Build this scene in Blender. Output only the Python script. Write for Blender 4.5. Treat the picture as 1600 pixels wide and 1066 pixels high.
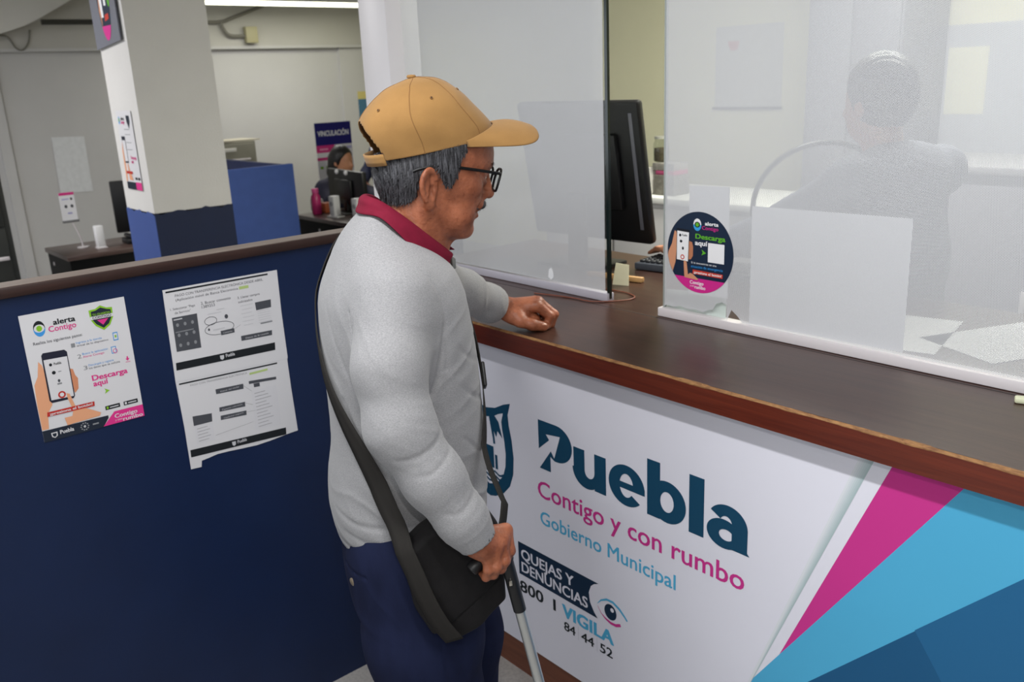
import bpy, bmesh, math, random
import numpy as np
from mathutils import Vector, Matrix

random.seed(7)
np.random.seed(7)
for o in list(bpy.data.objects):
    bpy.data.objects.remove(o, do_unlink=True)
scene = bpy.context.scene
COL = scene.collection
rad = math.radians

# ------------------------------------------------------------------ camera
# world: +X runs along the counter to the right, +Y from the visitors' side to
# the clerk's side, Z up.  The blue half wall stands on x = 0, the banner on y = 0.
CAM = Vector((2.0256, -1.412, 1.66))
YAW, PITCH, ROLL, FPX = rad(49.5825), rad(16.5889), rad(-2.5753), 1374.64
_f = Vector((-math.sin(YAW) * math.cos(PITCH), math.cos(YAW) * math.cos(PITCH), -math.sin(PITCH)))
_r0 = Vector((math.cos(YAW), math.sin(YAW), 0))
_u0 = _r0.cross(_f)
_r = _r0 * math.cos(ROLL) + _u0 * math.sin(ROLL)
_u = -_r0 * math.sin(ROLL) + _u0 * math.cos(ROLL)
cd = bpy.data.cameras.new('camera')
cam = bpy.data.objects.new('camera', cd)
COL.objects.link(cam)
m = Matrix((( _r.x, _u.x, -_f.x, CAM.x), (_r.y, _u.y, -_f.y, CAM.y), (_r.z, _u.z, -_f.z, CAM.z), (0, 0, 0, 1)))
cam.matrix_world = m
cd.sensor_width = 36.0
cd.lens = 36.0 * FPX / 1600.0
cd.clip_start = 0.02
cd.dof.use_dof = True
cd.dof.focus_distance = 1.62
cd.dof.aperture_fstop = 6.3
scene.camera = cam

# ------------------------------------------------------------------ world, lights, exposure
w = bpy.data.worlds.new('world')
scene.world = w
w.use_nodes = True
w.node_tree.nodes['Background'].inputs[0].default_value = (0.86, 0.93, 1.0, 1)
w.node_tree.nodes['Background'].inputs[1].default_value = 1.8

def area(name, loc, rot, sx, sy, energy, color=(1, 1, 1)):
    d = bpy.data.lights.new(name, 'AREA')
    d.shape = 'RECTANGLE'; d.size = sx; d.size_y = sy; d.energy = energy; d.color = color
    o = bpy.data.objects.new(name, d); COL.objects.link(o)
    o.location = loc; o.rotation_euler = rot
    return o
# fluorescent ceiling fixtures over the visitors, the staff room and the back office, plus an added pillar fill
area('ceiling_lamp_visitors', (1.3, -1.15, 2.54), (0, 0, 0), 2.4, 0.08, 44, (0.98, 0.99, 1.0))
area('ceiling_lamp_entrance', (2.8, -2.9, 2.56), (0, 0, 0), 1.2, 0.6, 10, (0.97, 0.99, 1.0))
area('ceiling_lamp_staff', (0.5, 1.7, 2.56), (0, 0, 0), 1.2, 0.6, 88, (1.0, 0.99, 0.88))
area('pillar_fill_light', (-3.3, -1.3, 2.56), (0, 0, 0), 1.2, 0.6, 60, (1.0, 0.98, 0.98))  # added fill standing in for window daylight, brightens the pillar's left face
area('ceiling_lamp_office_far', (-5.4, 2.6, 2.38), (0, 0, 0), 0.3, 1.2, 17, (1.0, 0.98, 0.97))
# the photographer's flash, a hand above the lens
fl = bpy.data.lights.new('camera_flash', 'POINT')
fl.energy = 18; fl.shadow_soft_size = 0.025; fl.color = (1.0, 0.985, 0.97)
flo = bpy.data.objects.new('camera_flash', fl); COL.objects.link(flo)
flo.location = CAM + _u * 0.21 - _f * 0.02

scene.view_settings.view_transform = 'Standard'
scene.view_settings.look = 'None'
scene.view_settings.gamma = 1.0
scene.view_settings.use_curve_mapping = False
scene.view_settings.exposure = 0.0

# ================================================================== helpers
def lin(c):
    out = []
    for v in c[:3]:
        v = v / 255.0
        out.append(v / 12.92 if v <= 0.04045 else ((v + 0.055) / 1.055) ** 2.4)
    return (*out, 1.0)

def new_mat(name):
    m = bpy.data.materials.new(name); m.use_nodes = True
    nt = m.node_tree
    b = nt.nodes['Principled BSDF']
    return m, nt, b

def mat(name, rgb, rough=0.5, metal=0.0, spec=0.5, var=None, bump=None, sss=0.0, coat=0.0, stretch=None, rgb2=None, emit=None, sheen=0.0):
    """Principled material; var=(scale, amount) mottles the colour, bump=(scale, strength, distance) adds fine relief."""
    m, nt, b = new_mat(name)
    N, L = nt.nodes, nt.links
    b.inputs['Base Color'].default_value = lin(rgb)
    b.inputs['Roughness'].default_value = rough
    b.inputs['Metallic'].default_value = metal
    b.inputs['Specular IOR Level'].default_value = spec
    if coat: b.inputs['Coat Weight'].default_value = coat
    if sheen:
        b.inputs['Sheen Weight'].default_value = sheen
    if sss:
        b.inputs['Subsurface Weight'].default_value = sss
        b.inputs['Subsurface Radius'].default_value = (0.012, 0.005, 0.003)
        b.inputs['Subsurface Scale'].default_value = 0.5
    if emit:
        b.inputs['Emission Color'].default_value = lin(emit[0]); b.inputs['Emission Strength'].default_value = emit[1]
    if var or bump:
        tc = N.new('ShaderNodeTexCoord'); mp = N.new('ShaderNodeMapping')
        L.new(tc.outputs['Object'], mp.inputs[0])
        if stretch: mp.inputs['Scale'].default_value = stretch
    if var:
        n = N.new('ShaderNodeTexNoise'); n.inputs['Scale'].default_value = var[0]; n.inputs['Detail'].default_value = 5
        L.new(mp.outputs[0], n.inputs['Vector'])
        r = N.new('ShaderNodeMapRange'); r.inputs[1].default_value = 0.3; r.inputs[2].default_value = 0.7
        L.new(n.outputs['Fac'], r.inputs[0])
        mx = N.new('ShaderNodeMix'); mx.data_type = 'RGBA'
        c1 = lin(rgb)
        c2 = lin(rgb2) if rgb2 else tuple(min(1, c * (1 - var[1])) for c in c1[:3]) + (1,)
        mx.inputs[6].default_value = c1; mx.inputs[7].default_value = c2
        L.new(r.outputs[0], mx.inputs[0]); L.new(mx.outputs[2], b.inputs['Base Color'])
    if bump:
        n2 = N.new('ShaderNodeTexNoise'); n2.inputs['Scale'].default_value = bump[0]; n2.inputs['Detail'].default_value = 4
        L.new(mp.outputs[0], n2.inputs['Vector'])
        bp = N.new('ShaderNodeBump'); bp.inputs['Strength'].default_value = bump[1]
        bp.inputs['Distance'].default_value = bump[2] if len(bump) > 2 else 0.002
        L.new(n2.outputs['Fac'], bp.inputs['Height']); L.new(bp.outputs[0], b.inputs['Normal'])
    return m

def tag(o, label=None, cat=None, group=None, kind=None):
    if label: o['label'] = label
    if cat: o['category'] = cat
    if group: o['group'] = group
    if kind: o['kind'] = kind
    return o

def link(name, me, parent=None, mats=(), loc=None, rotz=None):
    o = bpy.data.objects.new(name, me)
    COL.objects.link(o)
    for mt in mats: me.materials.append(mt)
    if parent: o.parent = parent
    if loc is not None: o.location = loc
    if rotz is not None: o.rotation_euler = (0, 0, rotz)
    return o

def empty(name, loc=(0, 0, 0), rotz=0):
    o = bpy.data.objects.new(name, None); COL.objects.link(o)
    o.empty_display_size = 0.05
    o.location = loc; o.rotation_euler = (0, 0, rotz)
    return o

class MB:
    """Collects simple shapes into one mesh."""
    def __init__(s): s.v = []; s.f = []; s.mi = []; s.sm = []
    def add(s, vs, fs, mi=0, smooth=False):
        k = len(s.v); s.v += [tuple(p) for p in vs]
        for f in fs: s.f.append(tuple(i + k for i in f)); s.mi.append(mi); s.sm.append(smooth)
        return s
    def box(s, a, b, mi=0, M=None):
        x0, y0, z0 = a; x1, y1, z1 = b
        vs = [(x0, y0, z0), (x1, y0, z0), (x1, y1, z0), (x0, y1, z0), (x0, y0, z1), (x1, y0, z1), (x1, y1, z1), (x0, y1, z1)]
        if M is not None: vs = [tuple(M @ Vector(p)) for p in vs]
        return s.add(vs, [(0, 3, 2, 1), (4, 5, 6, 7), (0, 1, 5, 4), (1, 2, 6, 5), (2, 3, 7, 6), (3, 0, 4, 7)], mi)
    def bbox(s, a, b, r=0.004, mi=0, M=None, seg=2):
        bm = bmesh.new(); bmesh.ops.create_cube(bm, size=1)
        for v in bm.verts:
            v.co = Vector(((a[i] + b[i]) / 2 + v.co[i] * (b[i] - a[i]) for i in range(3)))
        bmesh.ops.bevel(bm, geom=bm.edges[:], offset=r, segments=seg, affect='EDGES', profile=0.5)
        if M is not None:
            bm.transform(M)
        bm.verts.index_update()
        s.add([v.co[:] for v in bm.verts], [[v.index for v in f.verts] for f in bm.faces], mi, True)
        bm.free(); return s
    def tube(s, pts, r, n=10, mi=0, caps=True, closed=False):
        pts = [Vector(p) for p in pts]; k = len(pts)
        rs = r if isinstance(r, (list, tuple)) else [r] * k
        vs = []; fs = []
        up = None
        for i, p in enumerate(pts):
            if closed: t = pts[(i + 1) % k] - pts[i - 1]
            else: t = pts[min(i + 1, k - 1)] - pts[max(i - 1, 0)]
            t.normalize()
            if up is None:
                up = Vector((0, 0, 1)) if abs(t.z) < 0.9 else Vector((1, 0, 0))
            a = t.cross(up)
            if a.length < 1e-6: a = t.orthogonal()
            a.normalize(); b = a.cross(t); b.normalize(); up = b
            for j in range(n):
                q = 2 * math.pi * j / n
                vs.append(p + (a * math.cos(q) + b * math.sin(q)) * rs[i])
        m = k if closed else k - 1
        for i in range(m):
            for j in range(n):
                i2 = (i + 1) % k
                fs.append((i * n + j, i * n + (j + 1) % n, i2 * n + (j + 1) % n, i2 * n + j))
        if caps and not closed:
            fs.append(tuple(range(n - 1, -1, -1))); fs.append(tuple((k - 1) * n + j for j in range(n)))
        return s.add(vs, fs, mi, True)
    def lathe(s, prof, c=(0, 0, 0), n=24, mi=0):
        vs = []; fs = []
        for (r, z) in prof:
            for j in range(n):
                q = 2 * math.pi * j / n
                vs.append((c[0] + r * math.cos(q), c[1] + r * math.sin(q), c[2] + z))
        for i in range(len(prof) - 1):
            for j in range(n):
                fs.append((i * n + j, i * n + (j + 1) % n, (i + 1) * n + (j + 1) % n, (i + 1) * n + j))
        fs.append(tuple(range(n - 1, -1, -1))); fs.append(tuple((len(prof) - 1) * n + j for j in range(n)))
        return s.add(vs, fs, mi, True)
    def prism(s, poly, d0, d1, O, ex, ez, n, mi=0):
        """2D outline extruded along n from d0 to d1."""
        O, ex, ez, n = map(Vector, (O, ex, ez, n)); k = len(poly)
        vs = [O + ex * p[0] + ez * p[1] + n * d0 for p in poly] + [O + ex * p[0] + ez * p[1] + n * d1 for p in poly]
        fs = [tuple(range(k - 1, -1, -1)), tuple(range(k, 2 * k))] + [(i, (i + 1) % k, k + (i + 1) % k, k + i) for i in range(k)]
        return s.add(vs, fs, mi)
    def build(s, name, mats, parent=None, loc=None, rotz=None, autosmooth=True):
        me = bpy.data.meshes.new(name)
        me.from_pydata(s.v, [], s.f); me.update()
        me.polygons.foreach_set('material_index', s.mi)
        me.polygons.foreach_set('use_smooth', s.sm)
        if not isinstance(mats, (list, tuple)): mats = [mats]
        o = link(name, me, parent, mats, loc, rotz)
        if any(s.sm) and autosmooth:
            try: me.set_sharp_from_angle(angle=rad(40))
            except Exception: pass
        return o

# ---- flat print: lettering and shapes as thin geometry on a plane
_txt = {}
def text_mesh(s, bold=0.0):
    key = (s, bold)
    if key not in _txt:
        cu = bpy.data.curves.new('t', 'FONT'); cu.body = s; cu.size = 1.0; cu.offset = bold; cu.resolution_u = 3
        o = bpy.data.objects.new('t', cu); COL.objects.link(o)
        bpy.context.view_layer.update()
        dg = bpy.context.evaluated_depsgraph_get()
        me = bpy.data.meshes.new_from_object(o.evaluated_get(dg))
        v = [tuple(p.co[:2]) for p in me.vertices]; f = [tuple(p.vertices) for p in me.polygons]
        bpy.data.objects.remove(o); bpy.data.curves.remove(cu); bpy.data.meshes.remove(me)
        _txt[key] = (v, f)
    return _txt[key]
_H = text_mesh('H')
CAPH = max(p[1] for p in _H[0])

class Flat:
    """Printed shapes on a plane: O + ex*s + ez*t, raised a hair along n per layer."""
    def __init__(s, O, ex, ez, n, sx=1.0, sz=1.0, step=0.0003):
        s.O, s.ex, s.ez, s.n = Vector(O), Vector(ex) * sx, Vector(ez) * sz, Vector(n)
        s.mb = MB(); s.mats = []; s.step = step
    def _m(s, m):
        if m not in s.mats: s.mats.append(m)
        return s.mats.index(m)
    def P(s, p, layer): return s.O + s.ex * p[0] + s.ez * p[1] + s.n * (layer * s.step)
    def poly(s, pts, m, layer=1, fixed=False):
        s.k = getattr(s, 'k', 0) + 1
        if not fixed: layer = layer + (s.k % 20) * 0.04        # neighbouring shapes never share one plane
        s.mb.add([s.P(p, layer) for p in pts], [tuple(range(len(pts)))], s._m(m)); return s
    def rect(s, x0, z0, x1, z1, m, layer=1, fixed=False): return s.poly([(x0, z0), (x1, z0), (x1, z1), (x0, z1)], m, layer, fixed)
    def disc(s, c, rx, rz, m, layer=1, a0=0, a1=360, n=36):
        pts = [(c[0] + rx * math.cos(rad(a0 + (a1 - a0) * i / n)), c[1] + rz * math.sin(rad(a0 + (a1 - a0) * i / n))) for i in range(n if a1 - a0 == 360 else n + 1)]
        return s.poly(pts, m, layer)
    def stroke(s, pts, wd, m, layer=1, closed=False):
        """constant-width line, wd may be a list"""
        k = len(pts); ws = wd if isinstance(wd, (list, tuple)) else [wd] * k
        lx, lz = s.ex.length, s.ez.length
        P = [Vector((p[0] * lx, p[1] * lz)) for p in pts]; A = []; B = []
        for i in range(k):
            t = (P[(i + 1) % k] - P[i - 1]) if closed else (P[min(i + 1, k - 1)] - P[max(i - 1, 0)])
            t.normalize(); nn = Vector((-t.y, t.x)) * ws[i] / 2
            A.append(P[i] + nn); B.append(P[i] - nn)
        rng = range(k) if closed else range(k - 1)
        for i in rng:
            j = (i + 1) % k
            s.poly([(q.x / lx, q.y / lz) for q in (B[i], B[j], A[j], A[i])], m, layer)
        return s
    def ring(s, c, rx, rz, wd, m, layer=1, a0=0, a1=360, n=30):
        full = (a1 - a0) == 360
        pts = [(c[0] + rx * math.cos(rad(a0 + (a1 - a0) * i / n)), c[1] + rz * math.sin(rad(a0 + (a1 - a0) * i / n))) for i in range(n if full else n + 1)]
        return s.stroke(pts, wd, m, layer, full)
    def text(s, t, x0, x1, z0, cap, m, layer=2, bold=0.0, slope=0.0):
        """lettering from x0 to x1, base line z0, capital height cap"""
        v, f = text_mesh(t)
        a = min(p[0] for p in v); b = max(p[0] for p in v)
        kx = (x1 - x0) / (b - a + 2 * bold); kz = cap / CAPH
        sh = [(0, 0)] if not bold else [(bold * i * 0.5, bold * 0.5 * j) for i in (-2, 2, -1, 1, 0) for j in (-1, 1)]
        for i, (dx, dz) in enumerate(sh):          # heavier weight: the same glyphs laid over each other, a hair apart
            s.mb.add([s.P((x0 + (p[0] - a + bold + dx) * kx, z0 + (p[1] + dz) * kz + slope * (p[0] - a) * kx), layer + i * 0.05) for p in v], f, s._m(m))
        return s
    def build(s, name, parent=None):
        return s.mb.build(name, s.mats, parent)

def word_objects(make, t, x0, x1, z0, cap, m, bold, parent, label=None):
    """a printed line, each word an object of its own"""
    v, f = text_mesh(t); a = min(p[0] for p in v); b = max(p[0] for p in v)
    iv = sorted((min(v[i][0] for i in q), max(v[i][0] for i in q)) for q in f)
    gaps = []; hi = iv[0][1]
    for l, h in iv:
        if l > hi: gaps.append((l - hi, (hi + l) / 2))
        hi = max(hi, h)
    nw = len(t.split(' '))
    cuts = sorted(c for _, c in sorted(gaps, reverse=True)[:nw - 1])
    cuts = [-1e9] + cuts + [1e9]; kx = (x1 - x0) / (b - a + 2 * bold)
    for w_, (c0, c1) in zip(t.split(' '), zip(cuts[:-1], cuts[1:])):
        vv, ff = text_mesh(w_)
        l = min(p[0] for p in v if c0 < p[0] < c1); h = max(p[0] for p in v if c0 < p[0] < c1)
        F_ = make(); F_.text(w_, x0 + (l - a) * kx, x0 + (h - a + 2 * bold) * kx, z0, cap, m, 2, bold)
        o = F_.build('lettering', parent)
        if label: o['label'] = label + ' ' + w_

# ---- implicit modelling: smooth unions meshed by surface nets
def smin(a, b, k):
    k = np.float32(k)
    h = np.maximum(k - np.abs(a - b), np.float32(0))
    return np.minimum(a, b) - h * h * (np.float32(0.25) / k)
def smax(a, b, k): return -smin(-a, -b, k)
def rcone(P, a, b, ra, rb):
    a0, a1, a2 = (np.float32(v) for v in a); d0, d1, d2 = (np.float32(v - w) for v, w in zip(b, a))
    x = P[:, 0] - a0; y = P[:, 1] - a1; z = P[:, 2] - a2
    t = x * d0; t += y * d1; t += z * d2; t *= np.float32(1.0) / (d0 * d0 + d1 * d1 + d2 * d2)
    np.maximum(t, np.float32(0), out=t); np.minimum(t, np.float32(1), out=t)
    x -= t * d0; y -= t * d1; z -= t * d2
    x *= x; y *= y; z *= z; x += y; x += z; np.sqrt(x, out=x)
    t *= np.float32(rb - ra); t += np.float32(ra); x -= t
    return x
def chain(P, pts, rs, k=0.004):
    d = None
    for i in range(len(pts) - 1):
        e = rcone(P, pts[i], pts[i + 1], rs[i], rs[i + 1])
        d = e if d is None else smin(d, e, k)
    return d
def ellip(P, c, r):
    k0 = 0; k1 = 0
    for i in range(3):
        q = (P[:, i] - np.float32(c[i])) * np.float32(1.0 / r[i]); k0 = k0 + q * q
        q = q * np.float32(1.0 / r[i]); k1 = k1 + q * q
    k0 = np.sqrt(k0); k1 = np.sqrt(k1) + np.float32(1e-9)
    return k0 * (k0 - np.float32(1)) / k1
def sph(P, c, r): return np.sqrt((P[:, 0] - np.float32(c[0])) ** 2 + (P[:, 1] - np.float32(c[1])) ** 2 + (P[:, 2] - np.float32(c[2])) ** 2) - np.float32(r)
def smooth_table(xs, ys, n=200):
    """monotone-ish cubic through key values, sampled densely"""
    xs = np.asarray(xs, float); ys = np.asarray(ys, float)
    o = np.argsort(xs); xs, ys = xs[o], ys[o]
    d = np.gradient(ys, xs); X = np.linspace(xs[0], xs[-1], n)
    i = np.clip(np.searchsorted(xs, X) - 1, 0, len(xs) - 2)
    h = xs[i + 1] - xs[i]; t = (X - xs[i]) / h
    Y = (2 * t**3 - 3 * t**2 + 1) * ys[i] + (t**3 - 2 * t**2 + t) * h * d[i] + (-2 * t**3 + 3 * t**2) * ys[i + 1] + (t**3 - t**2) * h * d[i + 1]
    return X, Y
class Loft:
    """upright body of super-elliptic cross sections given by (z, front, back, half width)"""
    def __init__(s, keys, p=2.3, cap=0.0):
        k = np.array(keys, float)
        s.z, s.f = smooth_table(k[:, 0], k[:, 1]); _, s.b = smooth_table(k[:, 0], k[:, 2]); _, s.w = smooth_table(k[:, 0], k[:, 3])
        s.p = p; s.z0, s.z1 = s.z[0], s.z[-1]; s.cap = cap
    def __call__(s, P, grow=0.0):
        z = P[:, 2]
        f = np.interp(z, s.z, s.f) + grow; b = np.interp(z, s.z, s.b) - grow; w = np.interp(z, s.z, s.w) + grow
        c = (f + b) / 2; a = (f - b) / 2
        q = (np.abs(P[:, 0] / w) ** s.p + np.abs((P[:, 1] - c) / a) ** s.p) ** (1 / s.p)
        d = (q - 1) * np.minimum(a, w)
        e = np.maximum(s.z0 - grow - z, z - s.z1 - grow)
        return smax(d, e, s.cap).astype(np.float32) if s.cap else np.maximum(d, e).astype(np.float32)
def poly2d(x, y, pts):
    """signed distance to a 2D polygon, negative inside"""
    pts = np.asarray(pts, np.float32); n = len(pts)
    d = np.full(x.shape, 1e9, np.float32); sgn = np.ones(x.shape, np.float32)
    j = n - 1
    for i in range(n):
        ex, ey = pts[j] - pts[i]; wx, wy = x - pts[i, 0], y - pts[i, 1]
        t = np.clip((wx * ex + wy * ey) / (ex * ex + ey * ey), 0, 1)
        bx, by = wx - ex * t, wy - ey * t
        d = np.minimum(d, bx * bx + by * by)
        c1 = y >= pts[i, 1]; c2 = y < pts[j, 1]; c3 = ex * wy > ey * wx
        flip = (c1 & c2 & c3) | (~c1 & ~c2 & ~c3)
        sgn = np.where(flip, -sgn, sgn); j = i
    return sgn * np.sqrt(d)

def surface_net(f, lo, hi, h, B=20):
    lo = np.asarray(lo, float); hi = np.asarray(hi, float)
    n = np.ceil((hi - lo) / h).astype(int); nb = -(-n // B)
    g = np.stack(np.meshgrid(*[np.arange(k) for k in nb], indexing='ij'), -1).reshape(-1, 3)
    cen = (lo + (g * B + B / 2) * h).astype(np.float32)
    fc = f(cen)
    act = g[np.abs(fc) < (B * h * 0.866 * 1.35 + 0.006)]
    S = B + 2
    loc = np.stack(np.meshgrid(*[np.arange(-1, B + 1)] * 3, indexing='ij'), -1).reshape(-1, 3)
    nx, ny, nz = (int(k) * B + 4 for k in nb)
    VK = []; VP = []; Q = []
    step = 12
    for s0 in range(0, len(act), step):
        bl = act[s0:s0 + step]
        pts = (lo + (bl[:, None, :] * B + loc[None]) * h).astype(np.float32)
        val = f(pts.reshape(-1, 3)).reshape(len(bl), S, S, S)
        for bi, b0 in enumerate(bl):
            V = val[bi]
            if V.min() > 0 or V.max() < 0: continue
            base = b0 * B - 1
            ins = V < 0
            C = [ins[i:S - 1 + i, j:S - 1 + j, k:S - 1 + k] for i in (0, 1) for j in (0, 1) for k in (0, 1)]
            cnt = sum(c.astype(np.int8) for c in C)
            ai, aj, ak = np.nonzero((cnt > 0) & (cnt < 8))
            if len(ai) == 0: continue
            acc = np.zeros((len(ai), 3)); num = np.zeros(len(ai))
            cor = [(i, j, k) for i in (0, 1) for j in (0, 1) for k in (0, 1)]
            for a in range(8):
                for ax in range(3):
                    if cor[a][ax] == 0:
                        c2 = list(cor[a]); c2[ax] = 1
                        va = V[ai + cor[a][0], aj + cor[a][1], ak + cor[a][2]]; vb = V[ai + c2[0], aj + c2[1], ak + c2[2]]
                        x = (va < 0) != (vb < 0)
                        t = np.where(x, va / np.where(x, va - vb, 1), 0)
                        p = np.array(cor[a], float)[None].repeat(len(ai), 0); p[:, ax] += t
                        acc += p * x[:, None]; num += x
            pos = acc / num[:, None] + np.stack([ai, aj, ak], 1) + base
            key = ((ai + base[0] + 1) * ny + (aj + base[1] + 1)) * nz + (ak + base[2] + 1)
            VK.append(key); VP.append(lo + pos * h)
            I = ins[1:S - 1, 1:S - 1, 1:S - 1]
            for ax in range(3):
                sl = [slice(1, S - 1)] * 3; sl[ax] = slice(2, S)
                J = ins[tuple(sl)]
                e = np.nonzero(I != J)
                if len(e[0]) == 0: continue
                flip = I[e]
                p = [e[0] + 1 + base[0], e[1] + 1 + base[1], e[2] + 1 + base[2]]
                u, v = (ax + 1) % 3, (ax + 2) % 3
                q = []
                for du, dv in ((-1, -1), (0, -1), (0, 0), (-1, 0)):
                    c = [k.copy() for k in p]; c[u] = c[u] + du; c[v] = c[v] + dv
                    q.append(((c[0] + 1) * ny + (c[1] + 1)) * nz + (c[2] + 1))
                q = np.stack(q, 1)
                q = np.where(flip[:, None], q, q[:, ::-1])
                Q.append(q)
    K = np.concatenate(VK); Pp = np.concatenate(VP); Q = np.concatenate(Q)
    uk, idx = np.unique(K, return_index=True)
    F = np.searchsorted(uk, Q)
    ok = (uk[np.clip(F, 0, len(uk) - 1)] == Q).all(1)
    return Pp[idx], F[ok]

def net_object(name, f, lo, hi, h, mats, parent=None, face_mat=None, relax=0):
    V, F = surface_net(f, lo, hi, h)
    me = bpy.data.meshes.new(name)
    me.vertices.add(len(V)); me.vertices.foreach_set('co', V.astype(np.float32).ravel())
    me.loops.add(F.size); me.loops.foreach_set('vertex_index', F.astype(np.int32).ravel())
    me.polygons.add(len(F))
    me.polygons.foreach_set('loop_start', np.arange(0, F.size, 4, dtype=np.int32))
    me.polygons.foreach_set('use_smooth', np.ones(len(F), bool))
    if face_mat is not None:
        me.polygons.foreach_set('material_index', face_mat(V[F].mean(1)).astype(np.int32))
    me.update(calc_edges=True); me.validate()
    if not isinstance(mats, (list, tuple)): mats = [mats]
    o = link(name, me, parent, mats)
    if relax:
        md = o.modifiers.new('smooth', 'SMOOTH'); md.factor = 0.5; md.iterations = relax
    return o

def project_on(f, p, off, it=12):
    p = np.array(p, np.float32)
    e = 0.002
    for _ in range(it):
        q = np.concatenate([p[None]] + [p[None] + e * s * np.eye(3, dtype=np.float32)[[i]] for i in range(3) for s in (1, -1)])
        d = f(q.astype(np.float32))
        g = np.array([(d[1] - d[2]), (d[3] - d[4]), (d[5] - d[6])]) / (2 * e)
        gl = np.linalg.norm(g) + 1e-9
        p = p - (d[0] - off) / gl * (g / gl) * 0.8
    return p, g / gl

def spline(pts, n=8, closed=False):
    pts = [np.asarray(p, float) for p in pts]; k = len(pts); out = []
    rng = k if closed else k - 1
    for i in range(rng):
        p0 = pts[(i - 1) % k] if closed or i > 0 else 2 * pts[0] - pts[1]
        p1 = pts[i]; p2 = pts[(i + 1) % k]
        p3 = pts[(i + 2) % k] if closed or i + 2 < k else 2 * pts[-1] - pts[-2]
        for j in range(n):
            t = j / n
            out.append(0.5 * ((2 * p1) + (-p0 + p2) * t + (2 * p0 - 5 * p1 + 4 * p2 - p3) * t * t + (-p0 + 3 * p1 - 3 * p2 + p3) * t**3))
    if not closed: out.append(pts[-1])
    return out

# ================================================================== materials of the place
M = {}
M['wall'] = mat('wall paint', (197, 196, 195), 0.7, var=(3, 0.05), bump=(60, 0.12, 0.002))
M['wall_warm'] = mat('cream wall paint', (228, 225, 192), 0.7, var=(3, 0.05), bump=(60, 0.1, 0.002))
M['ceiling'] = mat('ceiling paint', (208, 206, 200), 0.8, var=(4, 0.05))
M['floor'] = mat('terrazzo', (176, 172, 168), 0.35, var=(90, 0.25), bump=(120, 0.05, 0.001))
M['column'] = mat('rough plaster', (205, 203, 200), 0.8, var=(5, 0.04), bump=(140, 0.5, 0.003))
M['column_blue'] = mat('navy gloss paint', (22, 34, 64), 0.35, var=(6, 0.1), bump=(140, 0.25, 0.002))
M['blue_wall'] = mat('deep blue laminate', (15, 33, 68), 0.42, spec=0.35, var=(7, 0.12), bump=(240, 0.05, 0.001))
M['white_post'] = mat('white enamel', (232, 228, 230), 0.4)
M['alu'] = mat('white aluminium', (214, 208, 210), 0.35, spec=0.5)
M['black'] = mat('black plastic', (18, 18, 20), 0.4)
M['blackmatt'] = mat('matt black', (14, 14, 15), 0.6)

def wood_mat(name, c1, c2, rough, scale=(1.2, 16, 16), bumpy=0.06, coat=0.0):
    m, nt, b = new_mat(name); N, L = nt.nodes, nt.links
    tc = N.new('ShaderNodeTexCoord'); mp = N.new('ShaderNodeMapping'); mp.inputs['Scale'].default_value = scale
    L.new(tc.outputs['Object'], mp.inputs[0])
    n = N.new('ShaderNodeTexNoise'); n.inputs['Scale'].default_value = 4; n.inputs['Detail'].default_value = 8; n.inputs['Roughness'].default_value = 0.65; n.inputs['Distortion'].default_value = 0.6
    L.new(mp.outputs[0], n.inputs['Vector'])
    r = N.new('ShaderNodeValToRGB'); r.color_ramp.elements[0].position = 0.3; r.color_ramp.elements[1].position = 0.72
    r.color_ramp.elements[0].color = lin(c1); r.color_ramp.elements[1].color = lin(c2)
    L.new(n.outputs['Fac'], r.inputs[0]); L.new(r.outputs[0], b.inputs['Base Color'])
    bp = N.new('ShaderNodeBump'); bp.inputs['Strength'].default_value = bumpy; bp.inputs['Distance'].default_value = 0.002
    L.new(n.outputs['Fac'], bp.inputs['Height']); L.new(bp.outputs[0], b.inputs['Normal'])
    b.inputs['Roughness'].default_value = rough
    if coat: b.inputs['Coat Weight'].default_value = coat; b.inputs['Coat Roughness'].default_value = 0.25
    return m
M['counter_top'] = wood_mat('worn dark laminate', (50, 29, 23), (70, 46, 37), 0.3)
M['counter_edge'] = wood_mat('red brown varnished edge', (76, 27, 16), (104, 42, 24), 0.35, (1.0, 14, 30))
M['counter_chip'] = wood_mat('bare worn wood', (104, 66, 38), (166, 122, 74), 0.7, (12, 30, 30))
M['skirting'] = wood_mat('brown skirting', (98, 54, 38), (120, 70, 48), 0.5)
M['cap_wood'] = wood_mat('dark brown wood rail', (30, 13, 9), (48, 23, 16), 0.5, (16, 1.2, 16))
M['cap_top'] = wood_mat('dusty rail top', (104, 92, 86), (128, 116, 108), 0.5, (16, 1.2, 16))

# ================================================================== the setting
def struct(o): o['kind'] = 'structure'; return o
struct(MB().box((-6.9, -5.2, -0.1), (5.2, 4.8, 0)).build('floor', M['floor']))
struct(MB().box((-6.9, -5.2, 2.6), (5.2, 4.8, 2.7)).build('ceiling', M['ceiling']))
wb = struct(MB().box((-6.7, -5.2, 0), (-6.5, 4.8, 2.6)).build('wall_back', M['wall']))
MB().box((-6.5, -3.0, 2.065), (-6.44, 4.4, 2.6)).build('beam', mat('beam paint', (190, 188, 182), 0.7, var=(3, 0.05)), wb)
MB().box((-6.44, -3.0, 2.05), (-6.43, 4.4, 2.075)).build('beam_edge', M['wall'], wb)
MB().box((-6.5, 3.62, 0), (-6.47, 4.4, 2.06)).build('pilaster', M['wall'], wb)
MB().box((-6.5, 0.30, 0), (-6.46, 0.38, 2.06)).build('pilaster', M['wall'], wb)
struct(MB().box((-6.9, 4.4, 0), (5.2, 4.6, 2.6)).build('wall_right', M['wall_warm']))
struct(MB().box((5.0, -5.2, 0), (5.2, 4.8, 2.6)).build('wall_front', M['wall']))
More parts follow.
